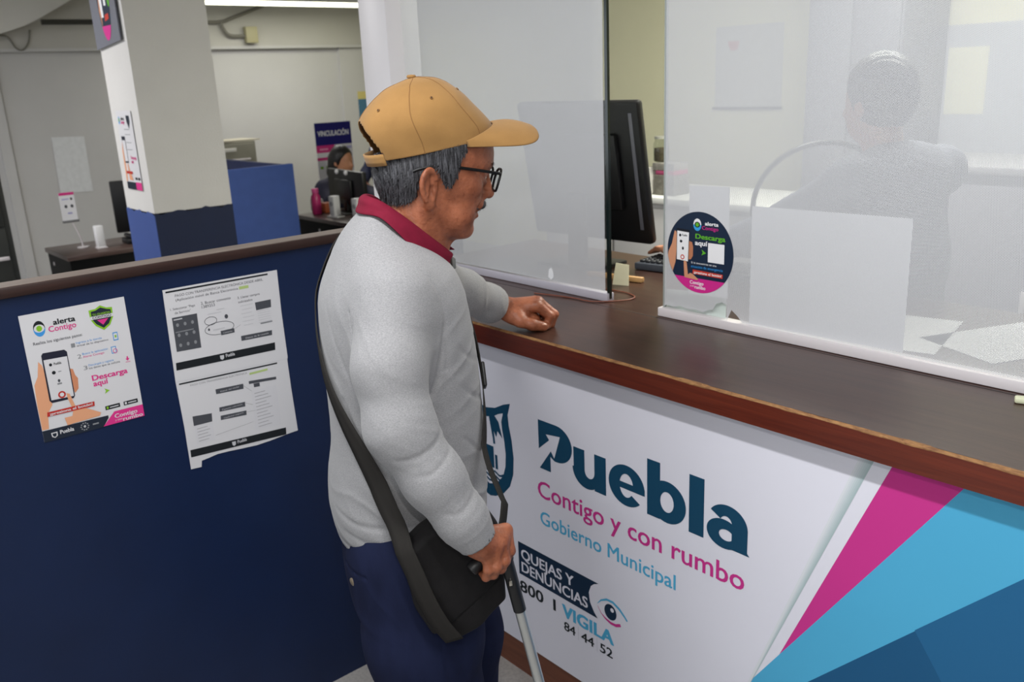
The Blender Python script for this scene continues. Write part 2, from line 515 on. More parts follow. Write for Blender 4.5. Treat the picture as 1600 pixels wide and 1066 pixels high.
# street side: sill wall and lintel with an open glazed band that lets the daylight in
wl = struct(MB().box((-6.9, -5.2, 0), (5.2, -5.0, 0.7)).box((-6.9, -5.2, 2.35), (5.2, -5.0, 2.6)).build('wall_left', M['wall']))
for i in range(9):
    x = -6.6 + i * 1.42
    MB().box((x - 0.04, -5.16, 0.7), (x + 0.04, -5.04, 2.35)).build('mullion', M['alu'], wl)
# sloping soffit in the far left corner under the ceiling
struct(MB().prism([(-3.4, 2.6), (1.27, 2.6), (0.70, 2.285), (0.60, 2.24), (0.45, 2.19), (0.2, 2.13), (-3.4, 1.75)], 0, 0.2, (-6.42, 0, 0), (0, 1, 0), (0, 0, 1), (1, 0, 0)).build('trim_1', mat('soffit paint', (222, 220, 214), 0.7, var=(3, 0.05))))

# back of the staff room seen through the window
struct(MB().box((-2.2, 3.0, 0), (5.0, 3.1, 2.6)).build('wall_staff', M['wall_warm']))

# square pillar, white above, navy below
col = empty('wall_pillar', (-2.4, 0.09, 0)); col['kind'] = 'structure'
tag(col, 'square white plastered pillar with navy painted foot behind the blue half wall', 'pillar')
MB().box((-0.40, 0, 1.10), (0, 0.40, 2.6)).build('plaster_shaft', M['column'], col)
vs = []; fs = []
pb = MB()
pb.box((-0.402, 0.0, 0), (0.002, 0.402, 1.088)).build('painted_foot', M['column_blue'], col)
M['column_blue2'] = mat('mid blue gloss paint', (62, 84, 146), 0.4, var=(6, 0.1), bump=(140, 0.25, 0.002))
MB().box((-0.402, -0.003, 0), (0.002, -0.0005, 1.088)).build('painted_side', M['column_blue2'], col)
# hand-painted upper rim of the navy paint, slightly uneven
rim = MB(); nseg = 14
for side in range(4):
    for i in range(nseg):
        a, b = i / nseg, (i + 1) / nseg
        h0 = 1.099 + 0.006 * math.sin(a * 17 + side * 3) + 0.004 * math.sin(a * 41 + side); h1 = 1.099 + 0.006 * math.sin(b * 17 + side * 3) + 0.004 * math.sin(b * 41 + side)
        def q(t, z):
            e = 0.0035
            return [(-0.4 + 0.4 * t, -e, z), (e, 0.4 * t, z), (-0.4 * t, 0.4 + e, z), (-0.4 - e, 0.4 - 0.4 * t, z)][side]
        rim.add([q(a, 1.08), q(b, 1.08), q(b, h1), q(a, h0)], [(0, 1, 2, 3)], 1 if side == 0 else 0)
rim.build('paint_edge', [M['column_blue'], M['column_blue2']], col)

# blue half wall with a wooden rail on top
hw = struct(MB().box((-0.05, -2.6, 0), (0.0, -0.05, 1.272)).build('wall_divider', M['blue_wall']))
tag(hw, 'deep blue half wall with a brown wooden rail, posters taped on it', 'half wall')
MB().bbox((-0.052, -2.6, 1.2725), (0.013, -0.05, 1.2955), 0.003).build('rail', M['cap_wood'], hw)
MB().box((-0.050, -2.6, 1.2955), (0.010, -0.05, 1.2965)).build('rail_top', M['cap_top'], hw)

# white post at the end of the glazing
p = struct(MB().bbox((-0.668, 0.27, 0), (-0.505, 0.40, 2.6), 0.006).build('wall_post', M['white_post']))

# ------------------------------------------------------------------ counter
ct = empty('service_counter', (1.3, 0.3, 0))
tag(ct, 'long dark wooden service counter with a worn red-brown front edge', 'counter')
loc = Vector((-1.3, -0.3, 0))
def cbox(a, b, name, m, r=0.0):
    a = Vector(a) + loc; b = Vector(b) + loc
    mb = MB().bbox(a, b, r) if r else MB().box(a, b)
    return mb.build(name, m, ct)
cbox((-0.5, -0.044, 1.0050), (3.2, 0.88, 1.0560), 'worktop', M['counter_top'])
cbox((0.0, -0.0500, 1.0030), (3.2, -0.0442, 1.0525), 'front_edging', M['counter_edge'])
cbox((0.0, 0.004, 0.0), (3.2, 0.30, 1.0048), 'body', M['skirting'])
cbox((0.0, -0.0005, 0.0), (3.2, 0.0038, 0.101), 'skirting_board', M['skirting'])
cbox((-0.05, -0.0498, 0.0), (-0.0005, 0.30, 1.0045), 'end_panel', M['blue_wall'])
# worn upper corner of the edging, bare wood of uneven width
wm = MB(); n = 260
xs = np.linspace(0.0, 3.2, n)
def wn(x): return 0.5 + 0.5 * math.sin(x * 37 + 2 * math.sin(x * 11)) * math.sin(x * 5.3 + 1)
top = []; low = []
for x in xs:
    k = wn(x); big = 1.0 if (0.95 < x < 1.02 or 1.42 < x < 1.47 or 1.55 < x < 1.75) else 0.0
    wtop = -0.0012 + 0.0022 * k + 0.004 * big + random.uniform(0, 0.0008); wlow = 0.0004 + 0.0014 * k + random.uniform(0, 0.0008) + 0.001 * big
    top.append((x, -0.0502 + wtop + 0.0045, 1.0563)); low.append((x, -0.0504, 1.0528 - wlow))
mid = [(x, -0.0502, 1.0526) for x in xs]; mid2 = [(x, -0.0455, 1.0563) for x in xs]
rows = [low, mid, mid2, top]
vsx = [Vector(q) + loc for r_ in rows for q in r_]
fsx = [(r_ * n + i, r_ * n + i + 1, (r_ + 1) * n + i + 1, (r_ + 1) * n + i) for r_ in range(3) for i in range(n - 1)]
wm.add(vsx, fsx).build('worn_edge', M['counter_chip'], ct)
# joint lines in the worktop
MB().box(Vector((-0.5, 0.286, 1.0560)) + loc, Vector((3.2, 0.2885, 1.0563)) + loc).build('joint', M['blackmatt'], ct)

# ------------------------------------------------------------------ banner on the counter front
def flatmat(name, c, r=0.55): return mat(name, c, r, spec=0.3)
F = {k: flatmat('print ' + k, c) for k, c in dict(white=(226, 225, 235), teal=(20, 68, 96), magenta=(200, 52, 138), sky=(78, 170, 210), skydk=(24, 84, 126), skydk2=(32, 96, 140), grey=(150, 168, 172), black=(26, 34, 40), navy=(22, 36, 58), deep=(12, 40, 66), pale=(206, 206, 214)).items()}
bn = empty('vinyl_banner', (1.3, -0.004, 0.1))
tag(bn, 'white printed vinyl banner reading Puebla across the counter front', 'banner')
BX0, BX1, BZ0, BZ1 = 0.0, 3.2, 0.103, 1.001
MB().box((BX0 - 1.3, -0.001, BZ0 - 0.1), (BX1 - 1.3, 0.0035, BZ1 - 0.1)).build('sheet', F['white'], bn)
def BF(): return Flat((-1.3, -0.0012, -0.1), (1, 0, 0), (0, 0, 1), (0, -1, 0), step=0.00025)
def cut(p, q, z): t = (z - p[1]) / (q[1] - p[1]); return (p[0] + (q[0] - p[0]) * t, z)
# coloured diagonal panels; lines measured on the banner plane
A1, A2 = (1.182, 0.494), (1.380, 0.977)      # left edge of the magenta wedge
m_top = 1.0
fl_ = BF()
mag_l = cut(A1, A2, m_top); mag_r = cut((1.182, 0.494), (1.500, 0.976), m_top)
fl_.poly([(1.182, 0.494), mag_r, mag_l], F['magenta'])
fl_.build('magenta_wedge', bn)
s0 = cut((1.109, 0.383), (1.182, 0.494), 0.103)
lb_lo = cut((1.248, 0.463), (1.609, 0.858), 0.103); lb_hi = (1.739, 1.0)
fl_ = BF(); fl_.poly([(0.925, 0.103), lb_lo, lb_hi, (3.2, 1.0)][:0] or [(0.925, 0.103), (0.95, 0.103), (1.248, 0.463), (1.739, 1.0), mag_r, (1.182, 0.494)], F['sky']); fl_.build('light_blue_band', bn)
fl_ = BF(); fl_.poly([(0.95, 0.103), (3.2, 0.103), (3.2, 1.0), (1.739, 1.0), (1.248, 0.463)], F['skydk'])
fl_.poly([(1.448, 0.684), (1.85, 0.103), (3.2, 0.103), (3.2, 1.0), (1.739, 1.0)], F['skydk2'], 2); fl_.build('dark_blue_field', bn)
# printed grey-green fold line left of the white stripe, a soft fade printed in thin bands
fl_ = BF()
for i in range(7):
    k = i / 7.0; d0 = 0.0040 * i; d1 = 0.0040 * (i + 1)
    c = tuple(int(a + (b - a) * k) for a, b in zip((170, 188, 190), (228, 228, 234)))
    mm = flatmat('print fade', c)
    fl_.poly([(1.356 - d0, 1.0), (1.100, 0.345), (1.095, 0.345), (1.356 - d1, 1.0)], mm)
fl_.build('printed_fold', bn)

# --- lettering
fl_ = BF()
T = F['teal']
# P with an arrow cut out of its bowl
arc = lambda cx, cz, rx, rz, a0, a1, n=16: [(cx + rx * math.cos(rad(a0 + (a1 - a0) * i / n)), cz + rz * math.sin(rad(a0 + (a1 - a0) * i / n))) for i in range(n + 1)]
Pout = [(0.462, 0.822), (0.528, 0.822)] + arc(0.528, 0.772, 0.056, 0.050, 88, -90) + [(0.520, 0.722), (0.505, 0.730), (0.505, 0.687), (0.463, 0.687), (0.507, 0.746), (0.519, 0.729), (0.542, 0.795), (0.490, 0.788), (0.502, 0.775), (0.462, 0.741)]
fl_.poly(Pout, T, 2)
def letter_u(x0, x1, zb, zt, w):
    h = (x1 - x0)
    fl_.rect(x0, zb + 0.045, x0 + w, zt, T, 2.0, True); fl_.rect(x1 - w, zb, x1, zt, T, 2.0, True)
    pts = arc(x0 + (h - w * 0.4) * 0.5 - 0.002, zb + 0.045, (h - w * 0.4) * 0.5 + 0.002, 0.048, 180, 325) + arc(x0 + h * 0.5, zb + 0.046, h * 0.5 - w, 0.019, 360, 180)
    fl_.poly(pts, T, 2.6, True)
def bowl(cx, cz, rx, rz, wx, wz):
    o = arc(cx, cz, rx, rz, 0, 360, 40); i_ = arc(cx, cz, rx - wx, rz - wz, 0, 360, 40)
    for a in range(40): fl_.poly([o[a], o[a + 1], i_[a + 1], i_[a]], T, 2.6, True)
letter_u(0.589, 0.698, 0.687, 0.785, 0.038)
# e
o = arc(0.763, 0.736, 0.056, 0.052, 0, 318, 40); i_ = arc(0.763, 0.736, 0.021, 0.030, 0, 318, 40)
for a in range(40): fl_.poly([o[a], o[a + 1], i_[a + 1], i_[a]], T, 2.6, True)
fl_.rect(0.737, 0.727, 0.819, 0.743, T, 2.0, True)
# b
fl_.rect(0.826, 0.687, 0.864, 0.826, T, 2.0, True); bowl(0.884, 0.736, 0.053, 0.051, 0.034, 0.026)
# l
fl_.rect(0.945, 0.687, 0.985, 0.826, T, 2.0, True)
# a
fl_.rect(1.057, 0.687, 1.096, 0.745, T, 2.0, True)
fl_.poly([(1.090, 0.700), (1.102, 0.687), (1.085, 0.687)], T, 2.3, True)
o = arc(1.046, 0.742, 0.050, 0.044, -5, 150, 30); i_ = arc(1.042, 0.740, 0.016, 0.020, -5, 150, 30)
for a in range(30): fl_.poly([o[a], o[a + 1], i_[a + 1], i_[a]], T, 2.6, True)
o = arc(1.037, 0.717, 0.044, 0.034, 20, 340, 30); i_ = arc(1.043, 0.716, 0.018, 0.013, 20, 340, 30)
for a in range(30): fl_.poly([o[a], o[a + 1], i_[a + 1], i_[a]], T, 3.2, True)
fl_.build('lettering', bn)['label'] = 'heavy teal lettering Puebla with an arrow in the P'
word_objects(BF, 'Contigo y con rumbo', 0.452, 1.092, 0.602, 0.047, F['magenta'], 0.012, bn, 'magenta lettering')
word_objects(BF, 'Gobierno Municipal', 0.458, 0.911, 0.5235, 0.038, F['sky'], 0.012, bn, 'light blue lettering')
fl_ = BF()
fl_.poly([(0.361, 0.331), (0.662, 0.329), (0.650, 0.342), (0.636, 0.365), (0.632, 0.392), (0.640, 0.414), (0.652, 0.425), (0.667, 0.432), (0.361, 0.432)], F['deep'], 1)
fl_.text('QUEJAS Y', 0.372, 0.578, 0.3835, 0.030, F['white'], 2, 0.022); fl_.text('DENUNCIAS', 0.372, 0.628, 0.3425, 0.030, F['white'], 2, 0.022)
fl_.build('complaints_box', bn)['label'] = 'dark box with white lettering QUEJAS Y DENUNCIAS'
for t_, x0, x1, z0, cp_, m_, bo in (('800', 0.361, 0.458, 0.277, 0.034, 'black', 0.022), ('1', 0.4965, 0.5065, 0.277, 0.034, 'black', 0.012), ('VIGILA', 0.531, 0.718, 0.276, 0.036, 'sky', 0.04), ('84', 0.537, 0.580, 0.235, 0.026, 'black', 0.018), ('44', 0.601, 0.648, 0.235, 0.026, 'black', 0.018), ('52', 0.669, 0.713, 0.235, 0.026, 'black', 0.018)):
    word_objects(BF, t_, x0, x1, z0, cp_, F[m_], bo, bn, 'telephone lettering')
for x in (0.5895, 0.6575):
    fl_ = BF(); fl_.rect(x, 0.228, x + 0.002, 0.270, F['pale'], 1); fl_.build('divider_line', bn)
fl_ = BF()
fl_.disc((0.707, 0.369), 0.0205, 0.022, F['deep'], 2); fl_.disc((0.713, 0.377), 0.006, 0.006, F['white'], 3)
up = [(0.662, 0.374), (0.675, 0.389), (0.695, 0.400), (0.716, 0.401), (0.738, 0.391), (0.755, 0.377), (0.763, 0.369)]
fl_.stroke(up, [0.001, 0.004, 0.006, 0.007, 0.007, 0.006, 0.005], F['sky'], 2)
dn = [(0.663, 0.368), (0.675, 0.352), (0.690, 0.343), (0.708, 0.338), (0.725, 0.339), (0.741, 0.347)]
fl_.stroke(dn, [0.001, 0.002, 0.005, 0.007, 0.008, 0.008], F['magenta'], 2)
fl_.build('eye_emblem', bn)
# coat of arms, partly behind the visitor
fl_ = BF(); sc = 0.25
half = [(0.0, 0.800), (0.040, 0.808), (0.075, 0.826), (0.104, 0.836), (0.092, 0.800), (0.095, 0.770), (0.104, 0.730), (0.109, 0.680), (0.104, 0.630), (0.088, 0.590), (0.060, 0.560), (0.025, 0.540), (0.0, 0.533)]
cxb = 0.250
for sgn in (-1, 1):
    po = [(cxb + sgn * a, b) for a, b in half]
    pi = [(cxb + sgn * a * 0.70, 0.69 + (b - 0.69) * 0.76) for a, b in half]
    for a in range(len(half) - 1): fl_.poly([po[a], po[a + 1], pi[a + 1], pi[a]], T, 2)
    # winged figure, tower and water of the emblem
    fl_.poly([(cxb + sgn * 0.012, 0.775), (cxb + sgn * 0.030, 0.790), (cxb + sgn * 0.052, 0.770), (cxb + sgn * 0.066, 0.725), (cxb + sgn * 0.046, 0.742), (cxb + sgn * 0.040, 0.722), (cxb + sgn * 0.030, 0.738), (cxb + sgn * 0.024, 0.715)], T, 2)
    fl_.stroke([(cxb + sgn * 0.030, 0.800), (cxb + sgn * 0.026, 0.74), (cxb + sgn * 0.030, 0.70)], 0.008, T, 3)
fl_.rect(cxb - 0.025, 0.625, cxb + 0.025, 0.690, T, 2); fl_.rect(cxb - 0.040, 0.625, cxb - 0.030, 0.668, T, 2); fl_.rect(cxb + 0.030, 0.625, cxb + 0.040, 0.668, T, 2)
for k in range(3):
    zz = 0.612 - k * 0.013
    fl_.stroke([(cxb - 0.07 + 0.14 * i / 16, zz + 0.004 * math.sin(i * 1.3)) for i in range(17)], 0.006, T, 3)
fl_.build('coat_of_arms', bn)

# ------------------------------------------------------------------ glazing with perforated film
def film_mat(pitch=0.0030, r=0.00074, rot=23):
    m, nt, b = new_mat('perforated white film'); N, L = nt.nodes, nt.links
    b.inputs['Base Color'].default_value = lin((203, 204, 207)); b.inputs['Roughness'].default_value = 0.38
    b.inputs['Specular IOR Level'].default_value = 0.4
    tc = N.new('ShaderNodeTexCoord'); sp = N.new('ShaderNodeSeparateXYZ'); L.new(tc.outputs['Object'], sp.inputs[0])
    cb = N.new('ShaderNodeCombineXYZ'); L.new(sp.outputs[0], cb.inputs[0]); L.new(sp.outputs[2], cb.inputs[1])
    mp = N.new('ShaderNodeMapping'); mp.inputs['Rotation'].default_value = (0, 0, rad(rot)); L.new(cb.outputs[0], mp.inputs[0])
    ds = []
    for off in ((0, 0), (pitch / 2, pitch * math.sqrt(3) / 2)):
        ad = N.new('ShaderNodeVectorMath'); ad.operation = 'ADD'; ad.inputs[1].default_value = (off[0], off[1], 0); L.new(mp.outputs[0], ad.inputs[0])
        wr = N.new('ShaderNodeVectorMath'); wr.operation = 'WRAP'
        hx_, hy_ = pitch / 2, pitch * math.sqrt(3) / 2
        wr.inputs[1].default_value = (hx_, hy_, 1); wr.inputs[2].default_value = (-hx_, -hy_, -1); L.new(ad.outputs[0], wr.inputs[0])
        le = N.new('ShaderNodeVectorMath'); le.operation = 'LENGTH'; L.new(wr.outputs[0], le.inputs[0]); ds.append(le)
    mn = N.new('ShaderNodeMath'); mn.operation = 'MINIMUM'; L.new(ds[0].outputs['Value'], mn.inputs[0]); L.new(ds[1].outputs['Value'], mn.inputs[1])
    lt = N.new('ShaderNodeMath'); lt.operation = 'GREATER_THAN'; lt.inputs[1].default_value = r; L.new(mn.outputs[0], lt.inputs[0])
    L.new(lt.outputs[0], b.inputs['Alpha'])
    return m
def thin_glass(name, tint=(0.975, 0.985, 0.98)):
    m = bpy.data.materials.new(name); m.use_nodes = True; nt = m.node_tree; N, L = nt.nodes, nt.links
    for n_ in list(N): N.remove(n_)
    out = N.new('ShaderNodeOutputMaterial'); mx = N.new('ShaderNodeMixShader'); tr = N.new('ShaderNodeBsdfTransparent'); gl = N.new('ShaderNodeBsdfGlossy')
    lw = N.new('ShaderNodeLayerWeight'); lw.inputs[0].default_value = 0.5
    pw = N.new('ShaderNodeMath'); pw.operation = 'POWER'; pw.inputs[1].default_value = 4.0; L.new(lw.outputs['Facing'], pw.inputs[0])
    ma = N.new('ShaderNodeMath'); ma.operation = 'MULTIPLY_ADD'; ma.inputs[1].default_value = 0.45; ma.inputs[2].default_value = 0.03; L.new(pw.outputs[0], ma.inputs[0])
    tr.inputs[0].default_value = (*tint, 1); gl.inputs['Roughness'].default_value = 0.03
    L.new(ma.outputs[0], mx.inputs[0]); L.new(tr.outputs[0], mx.inputs[1]); L.new(gl.outputs[0], mx.inputs[2]); L.new(mx.outputs[0], out.inputs[0])
    return m
M['film'] = film_mat()
M['glass'] = thin_glass('window glass')
M['glass_edge'] = mat('dark green glass edge', (20, 30, 26), 0.15, spec=0.8)
M['paper'] = mat('white paper', (232, 233, 236), 0.7, var=(14, 0.03))
M['tear'] = mat('torn film backing', (216, 224, 220), 0.6)

def pane(name, x0, x1, y, z0, z1, outline):
    w_ = empty(name, (x0, y, z0)); w_['kind'] = 'structure'
    MB().box((0, -0.003, 0), (x1 - x0, 0.003, z1 - z0)).build('glass_pane', M['glass'], w_)
    f_ = Flat((0, -0.0038, 0), (1, 0, 0), (0, 0, 1), (0, -1, 0)); f_.poly(outline, M['film'], 0); f_.build('perforated_film', w_)
    return w_
H1 = 2.45 - 1.064
# left pane
w1 = pane('window_1', -0.505, 0.401, 0.335, 1.064, 2.45, [(0, 0.018), (0.893, 0.020), (0.8925, 0.1), (0.894, 0.3), (0.8935, 0.6), (0.895, 0.8), (0.894, H1), (0, H1)])
tag(w1, 'sliding glass pane under white perforated film, beside the white post', 'window')
MB().box((0.900, -0.0045, 0), (0.9095, 0.0045, H1)).build('glass_edge', M['glass_edge'], w1)
ch = MB(); pts = [(0.664, 0.030), (0.676, 0.022), (0.686, 0.032), (0.684, 0.048), (0.677, 0.058), (0.667, 0.052)]
ch.prism(pts, 0.0, 0.0012, (0, -0.0040, 0), (1, 0, 0), (0, 0, 1), (0, -1, 0)); ch.build('paper_scrap', M['paper'], w1)
# right pane, film torn at the lower left corner
tear = [(0.0, 0.018), (0.012, 0.022), (0.030, 0.019), (0.052, 0.026), (0.075, 0.020), (0.098, 0.024), (0.120, 0.020), (0.138, 0.029), (0.152, 0.032), (0.160, 0.048), (0.178, 0.055), (0.190, 0.050), (0.192, 0.010), (0.205, 0.040), (0.222, 0.028), (0.240, 0.010)]
w2 = pane('window_2', 0.613, 3.10, 0.315, 1.066, 2.45, tear + [(2.48, 0.010), (2.48, H1), (0.0, H1)])
tag(w2, 'large sliding glass pane under white perforated film, carrying a round sticker', 'window')
MB().box((-0.004, -0.0045, 0), (0.0005, 0.0045, H1)).build('glass_edge', mat('grey glass edge', (150, 156, 152), 0.2, spec=0.8), w2)
fl_ = Flat((0, 0.0060, 0), (1, 0, 0), (0, 0, 1), (0, 1, 0)); fl_.poly([(0.0, 0.0), (0.183, 0.0), (0.183, 0.075), (0.0, 0.060)], M['tear'], 0); fl_.build('torn_backing', w2)
# aluminium track on the counter
tr_ = struct(MB().bbox((0.60, 0.300, 1.0568), (3.15, 0.330, 1.0795), 0.002).build('trim_2', M['alu']))
tr2 = struct(MB().bbox((-0.50, 0.3225, 1.0568), (0.403, 0.350, 1.0795), 0.002).build('trim_3', mat('lilac grey aluminium', (176, 172, 182), 0.35)))
struct(MB().bbox((-0.50, 0.300, 2.445), (3.15, 0.350, 2.60), 0.002).build('trim_4', M['alu']))

# sheets of paper taped behind the right pane
def sheet(label, x0, z0, x1, z1, y=0.3114):
    mb = MB(); mb.prism([(x0, z0), (x1, z0 + 0.004), (x1 - 0.002, z1), (x0 - 0.002, z1 - 0.003)], 0, 0.0003, (0, y, 0), (1, 0, 0), (0, 0, 1), (0, 1, 0))
    return tag(mb.build('paper_sheet', M['paper']), label, 'paper')
sheet('large blank white paper sheet taped under the film of the right window pane', 0.868, 1.082, 1.238, 1.362)
sheet('narrow white paper strip taped behind the round sticker', 0.690, 1.128, 0.806, 1.398, 0.3114)

# ------------------------------------------------------------------ round sticker
st = empty('round_sticker', (0.7215, 0.3110, 1.234))
tag(st, 'round dark blue sticker with a phone and magenta foot on the window', 'sticker')
S_ = {k: flatmat('sticker ' + k, c, 0.4) for k, c in dict(navy=(24, 40, 62), mag=(206, 44, 138), green=(96, 176, 44), white=(236, 236, 238), blue=(52, 140, 208), skin=(206, 146, 112), skin2=(186, 122, 90), red=(196, 58, 44), dark=(20, 24, 34), cyan=(60, 160, 220)).items()}
mb = MB(); mb.prism([(math.cos(2 * math.pi * i / 64), math.sin(2 * math.pi * i / 64)) for i in range(64)], 0, 0.0004, (0, 0, 0), (0.0985, 0, 0), (0, 0, 0.100), (0, -1, 0)); mb.build('disc', S_['navy'], st)
def SF(): return Flat((0, -0.0005, 0), (1, 0, 0), (0, 0, 1), (0, -1, 0), 0.0985, 0.100, 0.00012)
f_ = SF()
th0 = math.degrees(math.asin(-0.64)); th1 = math.degrees(math.asin(-0.70))
f_.poly([(math.cos(rad(180 + 40 + (100) * i / 24)), math.sin(rad(180 + 40 + 100 * i / 24))) for i in range(25)], S_['mag'], 1)
f_.text('Contigo', -0.28, 0.14, -0.80, 0.085, S_['white'], 2, 0.02); f_.text('y con', -0.27, -0.15, -0.87, 0.05, S_['white'], 2); f_.text('rumbo', -0.13, 0.20, -0.905, 0.085, S_['white'], 2, 0.02)
f_.build('magenta_foot', st)
f_ = SF()
f_.disc((-0.078, 0.682), 0.118, 0.150, S_['white'], 1); f_.disc((-0.078, 0.682), 0.118, 0.150, S_['cyan'], 2, 180, 360, 18); f_.disc((-0.078, 0.685), 0.085, 0.070, S_['dark'], 3); f_.disc((-0.078, 0.685), 0.050, 0.050, S_['green'], 4)
f_.text('alerta', 0.15, 0.55, 0.69, 0.085, S_['white'], 2, 0.03); f_.text('Contigo', 0.065, 0.545, 0.58, 0.085, S_['mag'], 2, 0.01)
f_.text('Descarga', -0.13, 0.76, 0.345, 0.115, S_['green'], 2, 0.03); f_.text('aquí', -0.14, 0.235, 0.185, 0.115, S_['white'], 2, 0.03)
f_.poly([(0.064, 0.09), (0.202, 0.012), (0.061, -0.055), (0.10, 0.015)], S_['green'], 2)
f_.rect(0.255, -0.20, 0.735, 0.272, S_['white'], 1)
f_.text('Si te encuentras en una', -0.25, 0.515, -0.285, 0.05, S_['white'], 2); f_.text('situación de emergencia', -0.25, 0.705, -0.385, 0.06, S_['blue'], 2, 0.01)
f_.poly([(-0.2, -0.54), (0.70, -0.555), (0.71, -0.455), (-0.195, -0.435)], S_['red'], 1); f_.text('¡presiona el botón!', -0.16, 0.67, -0.525, 0.06, S_['white'], 2, 0.02)
f_.build('lettering', st)
f_ = SF()
f_.poly([(-0.776, 0.486), (-0.86, 0.15), (-0.965, -0.05), (-0.985, -0.16), (-0.93, -0.36), (-0.828, -0.55), (-0.74, -0.30), (-0.69, 0.3), (-0.72, 0.45)], S_['skin'], 1)
f_.poly([(-0.32, 0.26), (-0.23, 0.24), (-0.195, 0.12), (-0.20, -0.10), (-0.26, -0.19), (-0.34, -0.20)], S_['skin2'], 1)
f_.poly([(-0.71, 0.55), (-0.31, 0.53), (-0.335, -0.28), (-0.715, -0.255)], S_['dark'], 2); f_.poly([(-0.695, 0.485), (-0.325, 0.468), (-0.35, -0.255), (-0.70, -0.235)], S_['white'], 3)
f_.disc((-0.60, 0.38), 0.035, 0.035, S_['dark'], 4); f_.text('Puebla', -0.54, -0.38, 0.365, 0.05, S_['dark'], 4, 0.02); f_.disc((-0.57, 0.23), 0.04, 0.035, S_['dark'], 4); f_.disc((-0.51, 0.06), 0.03, 0.04, S_['dark'], 4)
f_.disc((-0.521, -0.16), 0.062, 0.062, S_['red'], 4); f_.disc((-0.521, -0.16), 0.036, 0.036, S_['white'], 5)
f_.poly([(-0.48, -0.265), (-0.455, -0.60), (-0.447, -0.66), (-0.05, -0.685), (-0.02, -0.66), (-0.19, -0.55), (-0.27, -0.53), (-0.34, -0.58), (-0.385, -0.28), (-0.43, -0.235)], S_['skin'], 5)
f_.build('hand_with_phone', st)

# ------------------------------------------------------------------ posters on the blue half wall
PM = {k: flatmat('poster ' + k, c) for k, c in dict(paper=(204, 203, 206), shade=(202, 201, 205), black=(24, 28, 32), mag=(206, 50, 128), green=(126, 178, 40), blue=(60, 140, 206), navy=(28, 36, 50), red=(176, 46, 40), skin=(214, 154, 118), skin2=(196, 130, 96), grey=(128, 130, 134), dgrey=(70, 72, 78), lgrey=(188, 188, 192), phone=(30, 32, 48)).items()}
PMw = PM['paper']
p1 = empty('poster', (0.0, -1.036, 0.945))
tag(p1, 'colour poster with a hand holding a phone taped to the blue half wall', 'poster')
W1, HH1 = 0.215, 0.285
mb = MB(); mb.prism([(0, 0), (W1, 0.002), (W1, HH1 + 0.001), (0, HH1)], 0.0006, 0.0012, (0, 0, 0), (0, 1, 0), (0, 0, 1), (1, 0, 0)); mb.build('sheet', PMw, p1)
def PF(): return Flat((0.0013, 0, 0), (0, 1, 0), (0, 0, 1), (1, 0, 0), W1, HH1, 0.00015)
f_ = PF()
f_.disc((0.160, 0.879), 0.054, 0.060, PM['black'], 1, 0, 180, 18); f_.disc((0.160, 0.879), 0.054, 0.060, PM['blue'], 1, 180, 360, 18); f_.disc((0.160, 0.881), 0.048, 0.030, PM['paper'], 2); f_.disc((0.160, 0.881), 0.026, 0.022, PM['green'], 3)
f_.text('alerta', 0.292, 0.500, 0.888, 0.040, PM['black'], 2, 0.03); f_.text('Contigo', 0.240, 0.498, 0.840, 0.042, PM['mag'], 2, 0.015)
f_.poly([(0.636, 0.945), (0.70, 0.948), (0.753, 0.970), (0.81, 0.945), (0.866, 0.940), (0.862, 0.865), (0.82, 0.805), (0.753, 0.772), (0.68, 0.815), (0.640, 0.870)], PM['green'], 1)
f_.poly([(0.655, 0.932), (0.70, 0.935), (0.753, 0.953), (0.81, 0.933), (0.848, 0.926), (0.846, 0.868), (0.81, 0.818), (0.753, 0.790), (0.69, 0.828), (0.656, 0.872)], PM['navy'], 2)
f_.rect(0.64, 0.868, 0.862, 0.893, PM['paper'], 3); f_.text('TU GUARDIA', 0.665, 0.84, 0.897, 0.016, PM['green'], 3, 0.02); f_.text('CONTIGO', 0.66, 0.845, 0.873, 0.016, PM['navy'], 4, 0.03); f_.poly([(0.70, 0.86), (0.81, 0.86), (0.753, 0.815)], PM['mag'], 3)
f_.text('Realiza los siguientes pasos:', 0.08, 0.537, 0.762, 0.022, PM['dgrey'], 2, 0.005)
for nn, zz, l1, l2, c2 in (('1', 0.686, 'Ingresa a la tienda', 'virtual de tu dispositivo', 'dgrey'), ('2', 0.590, 'Busca la aplicación', 'Alerta Contigo', 'mag'), ('3', 0.491, 'Descárgala y registra', 'los datos que te solicita', 'dgrey')):
    x = {'1': 0.414, '2': 0.453, '3': 0.490}[nn]
    f_.text(nn, x, x + 0.038, zz, 0.032, PM['grey'], 2); f_.text(l1, x + 0.05, x + 0.30, zz + 0.022, 0.016, PM['blue'], 2); f_.text(l2, x + 0.05, x + (0.36 if c2 == 'dgrey' else 0.26), zz - 0.002, 0.016, PM[c2], 2)
f_.rect(0.825, 0.672, 0.875, 0.738, PM['blue'], 1); f_.rect(0.832, 0.680, 0.868, 0.730, PM['paper'], 2); f_.rect(0.842, 0.695, 0.860, 0.715, PM['green'], 3)
f_.rect(0.785, 0.572, 0.835, 0.628, PM['blue'], 1); f_.rect(0.792, 0.578, 0.828, 0.622, PM['paper'], 2); f_.ring((0.822, 0.59), 0.02, 0.016, 0.0012, PM['mag'], 3)
f_.poly([(0.922, 0.525), (0.936, 0.525), (0.936, 0.508), (0.95, 0.508), (0.929, 0.488), (0.908, 0.508), (0.922, 0.508)], PM['mag'], 2); f_.rect(0.905, 0.478, 0.952, 0.482, PM['mag'], 2)
